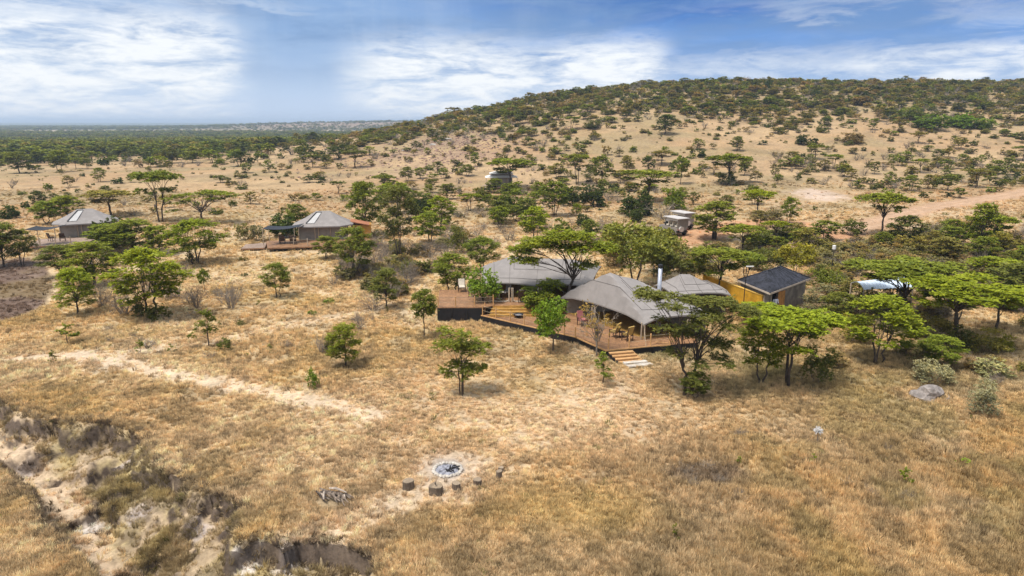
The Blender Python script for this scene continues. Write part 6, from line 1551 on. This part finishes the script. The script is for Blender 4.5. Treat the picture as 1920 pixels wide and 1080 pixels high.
# undergrowth of the right hand thicket and behind the lodge
N_ = 12000; a_ = R.uniform(640, 2050, N_); b_ = R.uniform(395, 640, N_); X_, Y_, hit_ = ground_hits(a_, b_)
TL = [(640, 470), (700, 440), (790, 470), (880, 430), (912, 490), (860, 520), (780, 520), (760, 560), (690, 545), (640, 520)]
TH = [(1250, 500), (1150, 490), (1120, 455), (1180, 440), (1225, 470), (1330, 470), (1385, 470), (1440, 425), (1500, 405), (1580, 425), (1640, 455), (1760, 425), (1860, 408), (2050, 400), (2050, 620), (1900, 600), (1760, 600), (1640, 600), (1560, 560), (1530, 500), (1400, 500), (1330, 530)]
keep = hit_ & (inside(a_, b_, TH) | (inside(a_, b_, TL) & (R.random(N_) < 0.35))) & (bare_mask(X_, Y_) > 0.5) & ~((a_ > 1370) & (a_ < 1530) & (b_ > 500)) & ~((a_ > 1585) & (a_ < 1730) & (b_ > 520) & (b_ < 620)) & (fbm(X_, Y_, 5, 3, 95) > 0.44)
X_, Y_ = X_[keep][:2300], Y_[keep][:2300]
put('thicket_undergrowth', X_, Y_, R.uniform(0.7, 1.7, len(X_)), R.uniform(1.3, 2.1, len(X_)), [inst_copy('S', 0, 'mid', 'a_th'), inst_copy('S', 1, 'mid', 'b_th'), inst_copy('D', 0, 'mid', 'c_th')],
    ['grey', 'olive', 'brown', 'tan', 'mid'], 'grey-green thorny undergrowth filling the thicket at the right', probs=[0.36, 0.24, 0.14, 0.08, 0.18])
print('thicket', len(X_))
# grass tufts
def tuft(seed, n, spread, h0, wdt, name):
    rg = np.random.default_rng(seed); V, Fq, T = [], [], []
    for i in range(n):
        a = rg.uniform(0, 6.28); q = spread*math.sqrt(rg.random()); b = np.array([q*math.cos(a), q*math.sin(a), -0.02])
        l = h0*rg.uniform(0.6, 1.15); an = a+rg.normal(0, 0.8); le = rg.uniform(0.25, 0.95)
        d = np.array([math.cos(an)*le, math.sin(an)*le, 1.0]); d /= np.linalg.norm(d); s = np.array([-math.sin(an+rg.normal(0, 1)), math.cos(an), 0])*wdt
        m = b+d*l*0.55; e = b+d*l+np.array([math.cos(an), math.sin(an), -0.6])*l*0.22
        k = len(V); V += [b-s, b+s, m+s*0.8, m-s*0.8, e]; Fq += [(k, k+1, k+2, k+3), (k+3, k+2, k+4)]; t = np.clip(rg.normal(0.5, 0.22), 0, 1); T += [t*0.8, t]
    me = mesh_from(name, V, Fq, [GRASS], attrs={'tint': ('FLOAT', 'FACE', T)}); return bpy.data.objects.new(name, me)
near_t = [tuft(i, 26, 0.85, 1.0, 0.075, 'tuft_%d' % i) for i in range(5)]
N_ = 400000
ppy = 355+(1100-355)*R.random(N_)**0.9; ppx = R.uniform(-130, 2050, N_)
dx_, dy_, dz_ = ray(ppx, ppy); t_ = -CH/dz_; X_ = dx_*t_; Y_ = dy_*t_        # even cover in depth, thinned below
den = bare_mask(X_, Y_)*np.clip(0.35+1.1*fbm(X_, Y_, 3.0, 4, 81), 0, 1)
keep = (R.random(N_) < den) & (R.random(N_) < sstep(250, 110, Y_)) & (Y_ < 250)
# nothing through the decks and floors
for poly in (lowp, upp, [(gL[0], gL[1]), gF, gR, gB], [(4.35, 54.4), (9.52, 47.3), (15.0, 48.6), (10.3, 55.9)], [tuple(p[:2]) for p in (eL, eF, eR, eB)]): keep &= ~inside(X_, Y_, poly)
keep &= (np.hypot(X_-fp.x, Y_-fp.y) > 0.95) & (np.hypot((X_-wp.x)*0.8, Y_-wp.y) > 0.62)
X_, Y_ = X_[keep], Y_[keep]; n = len(X_); Z_ = height(X_, Y_)
gc = ground_color(X_, Y_); gc = np.clip(gc*np.where(R.random((n, 1)) < 0.22, R.uniform(0.55, 0.9, (n, 1)), R.uniform(1.05, 1.9, (n, 1)))*np.array([1.14, 1.12, 1.07]), 0, 0.85)
ing = inside(X_, Y_, GULLY) & (seg_dist(X_, Y_, FLOOR) > 0.8)
gc = np.where(ing[:, None], mixc(gc, (0.40, 0.32, 0.16), np.full(n, 0.45)), gc)
cl = np.exp(-(((X_-1)/9)**2+((Y_-38)/8)**2))
hh_ = R.choice([1.0, 1.0, 1.0, 1.7], n)*R.uniform(0.09, 0.24, n)*(0.75+0.7*fbm(X_, Y_, 4.5, 3, 83))*(1-0.6*cl)*(1+0.55*sstep(36, 28, Y_)*sstep(0, 8, X_))*(1+0.004*np.clip(Y_-40, 0, 120))
ws = R.uniform(0.09, 0.17, n)*(1+0.009*np.clip(Y_-35, 0, 200))
rots = np.stack([R.normal(0, 0.12, n), R.normal(0, 0.12, n), R.uniform(0, 6.28, n)], -1)
scatter('dry_grass', np.stack([X_, Y_, Z_], -1), rots, np.stack([ws, ws, hh_], -1), R.integers(0, 5, n), np.hstack([gc, np.ones((n, 1))]), near_t, 'dry straw-coloured grass covering the clearing and the plain')
print('grass', n)
# long tufts hanging over the lip of the gully
bx, by = [], []
for (ax_, ay_), (cx_, cy_) in list(zip(BANK_R[:-1], BANK_R[1:]))+list(zip(BANK_L[:-1], BANK_L[1:])):
    m_ = int(math.hypot(cx_-ax_, cy_-ay_)*16); t_ = R.random(m_); bx += list(ax_+(cx_-ax_)*t_+R.normal(0, 0.38, m_)); by += list(ay_+(cy_-ay_)*t_+R.normal(0, 0.38, m_))
bx, by = np.array(bx), np.array(by); n = len(bx); hs = R.uniform(0.18, 0.42, n); w2 = R.uniform(0.10, 0.20, n); cb = np.array((0.27, 0.205, 0.13))*R.uniform(0.45, 1.5, (n, 1))
scatter('lip_grass', np.stack([bx, by, height(bx, by)], -1), np.stack([R.normal(0, 0.5, n), R.normal(0, 0.5, n), R.uniform(0, 6.28, n)], -1), np.stack([w2, w2, hs], -1), R.integers(0, 5, n), np.hstack([cb, np.ones((n, 1))]), [o.copy() for o in near_t], 'grey dead grass overhanging the crumbling gully banks')
# green tufts
N_ = 1500; a_ = R.uniform(0, 1920, N_); b_ = R.uniform(560, 1080, N_); X_, Y_, hit_ = ground_hits(a_, b_); gm_ = fbm(X_, Y_, 6, 3, 91)
keep = hit_ & (gm_ > 0.53) & (bare_mask(X_, Y_) > 0.5) & ~inside(X_, Y_, lowp) & ~inside(X_, Y_, upp); X_, Y_ = X_[keep], Y_[keep]; n = len(X_)
cg = np.array((0.15, 0.165, 0.04))*R.uniform(0.7, 1.2, (n, 1)); hs = R.uniform(0.12, 0.28, n); w2 = hs*R.uniform(0.6, 1.0, n)
scatter('green_weeds', np.stack([X_, Y_, height(X_, Y_)], -1), np.stack([0*X_, 0*X_, R.uniform(0, 6.28, n)], -1), np.stack([w2, w2, hs], -1), R.integers(0, 5, n), np.hstack([cg, np.ones((n, 1))]), [o.copy() for o in near_t], 'scattered green weeds among the dry grass')
# rubble on the rocky shoulder
rk = [bpy.data.objects.new('rubble_%d' % i, rockmesh('rubble', 1, 0.8, 0.55, 40+i, ROCKR, 1)) for i in range(3)]
N_ = 1100; X_ = -22+R.normal(0, 16, N_); Y_ = 238+R.normal(0, 24, N_); n = N_; s_ = R.uniform(0.15, 0.75, n)**1.2
scatter('rubble', np.stack([X_, Y_, height(X_, Y_)], -1), R.uniform(0, 6.28, (n, 3))*[0.1, 0.1, 1], np.stack([s_, s_, s_], -1), R.integers(0, 3, n), np.ones((n, 4)), rk, 'reddish rubble strewn over the stony shoulder of the hill')
for i, (px, py, w, lab) in enumerate(((812, 272, 14, 'pale flat boulder lowest on the stony shoulder of the hill'), (838, 262, 16, 'large pale boulder in the middle of the stony shoulder'), (822, 268, 9, 'small pale boulder between two larger ones on the stony shoulder'), (757, 283, 10, 'pale rock at the left foot of the stony shoulder'), (735, 241, 10, 'pale rock high on the left end of the hill'))):
    g = at(px, py); s = w*g.y/F/2; o = obj('boulder', rockmesh('boulder', s, s*0.8, s*0.45, 60+i, STONE, 2), None, g); tag(o, lab, 'boulder')
sm_ = at(292, 393); o = obj('tree_stump', MB().tube([sm_, sm_+Vector((0.02, 0, 0.5)), sm_+Vector((-0.1, 0, 0.95))], [0.34, 0.24, 0.10], 7).build('tree_stump', BARK).data); 
for q in [x for x in SC.objects if x.name.startswith('tree_stump') and x is not o]: bpy.data.objects.remove(q)
o.name = 'tree_stump'; tag(o, 'dark broken stump on bare ground left of the tall two-stemmed umbrella acacia', 'stump')

# ------------------------------------------------------------------ labels: every plant gets one of its own
LM = [('the far left guest tent', 150, 420), ('the middle guest tent', 607, 425), ('the distant white tent', 940, 335), ('the safari vehicles', 1265, 420), ('the dark shingled roof', 1450, 520), ('the left big tent', 930, 520),
      ('the pale earth patch', 1535, 380), ('the road verge acacia', 1652, 405), ('the V-stemmed roadside acacia', 1862, 440), ('the green hill bush cluster', 1780, 228),
      ('the brown heap-like hill bush', 1600, 260), ('the black ridge tree', 1440, 158), ('the small ridge tree', 1102, 168), ('the stony hill shoulder', 825, 262), ('the dark mid-hillside acacia', 1247, 235),
      ('the bare-forked umbrella acacia', 1082, 320), ('the Y-forked umbrella acacia', 380, 385), ('the tall left umbrella acacia', 300, 365), ('the bright flat wood-edge acacia', 112, 305), ('the small black mound bush', 220, 338),
      ('the grey boulder at the right', 1738, 738), ('the fire pit', 839, 880), ('the pale blue sheet roof', 1650, 525), ('the slim deckside acacia', 795, 590), ('the lollipop acacia', 1276, 320), ('the compact far-left acacia', 145, 545),
      ('the lopsided grassland acacia', 521, 525), ('the pale forked trunks', 748, 430), ('the right slope umbrella acacia', 1366, 318), ('the widest right acacia', 1788, 580), ('the twiggy shoulder tree', 851, 212)]
ORD = ['nearest', 'second nearest', 'third nearest', 'fourth nearest', 'fifth nearest', 'sixth nearest', 'seventh nearest', 'eighth nearest', 'ninth nearest', 'tenth nearest', 'eleventh nearest', 'twelfth nearest', 'thirteenth nearest', 'fourteenth nearest', 'fifteenth nearest', 'sixteenth nearest', 'seventeenth nearest', 'eighteenth nearest', 'nineteenth nearest', 'twentieth nearest']+['%s nearest' % w for w in ('twenty-first', 'twenty-second', 'twenty-third', 'twenty-fourth', 'twenty-fifth', 'twenty-sixth', 'twenty-seventh', 'twenty-eighth', 'twenty-ninth', 'thirtieth')]+['far outlying']*60
buck = {}
for p in PLANTS:
    o, kind, colr, px, py, hp, wp, lab = p
    if lab: o['label'] = lab; continue
    my = py-hp/2; d = sorted((math.hypot((px-a)*1.0, (my-b)*1.6), nm, a, b) for nm, a, b in LM)[0]
    dx, dy = px-d[2], (my-d[3])*1.6
    side = ('right of' if dx > 0 else 'left of') if abs(dx) > abs(dy) else ('below' if dy > 0 else 'above')
    desc = (CNAME[colr]+' ' if kind != 'D' else 'grey ')+KPHR[kind]
    buck.setdefault((desc, side, d[1]), []).append((d[0], o))
for (desc, side, nm), L in buck.items():
    L.sort(key=lambda t: t[0])
    for i, (_, o) in enumerate(L):
        o['label'] = (desc+', '+(ORD[i]+' ' if len(L) > 1 else 'the only one ')+side+' '+nm) if len(L) > 1 else desc+' close '+side.replace(' of', ' of')+' '+nm
GR = {'acacia_tree': 'acacias on the savanna', 'young_acacia': 'acacias on the savanna', 'round_bush': 'bushes on the savanna', 'shrub': 'bushes on the savanna', 'thorn_bush': 'leafless thorn bushes', 'sapling': 'saplings in the grass', 'broadleaf_tree': 'leafy trees round the lodge'}
for p in PLANTS:
    g = GR.get(KNAME[p[1]])
    if g: p[0]['group'] = g

# ------------------------------------------------------------------ air
mb = MB(); zb = -14.0; zt = 48.0
mb.box((0, 0, (zb+zt)/2), (60000, 60000, zt-zb)); hm = bpy.data.materials.new('haze'); hm.use_nodes = True; N = NB(hm.node_tree); N.n.clear()
out = N.new('ShaderNodeOutputMaterial'); pv = N.new('ShaderNodeVolumePrincipled'); pv.inputs['Color'].default_value = (0.68, 0.82, 1.0, 1); pv.inputs['Density'].default_value = 0.00022; pv.inputs['Anisotropy'].default_value = 0.2
N.l.new(pv.outputs[0], out.inputs['Volume'])
hz = mb.build('haze', hm); tag(hz, kind='stuff')

for o in SC.objects:
    if o.parent is None and o.get('category') and not o.get('kind'): o['kind'] = 'thing'
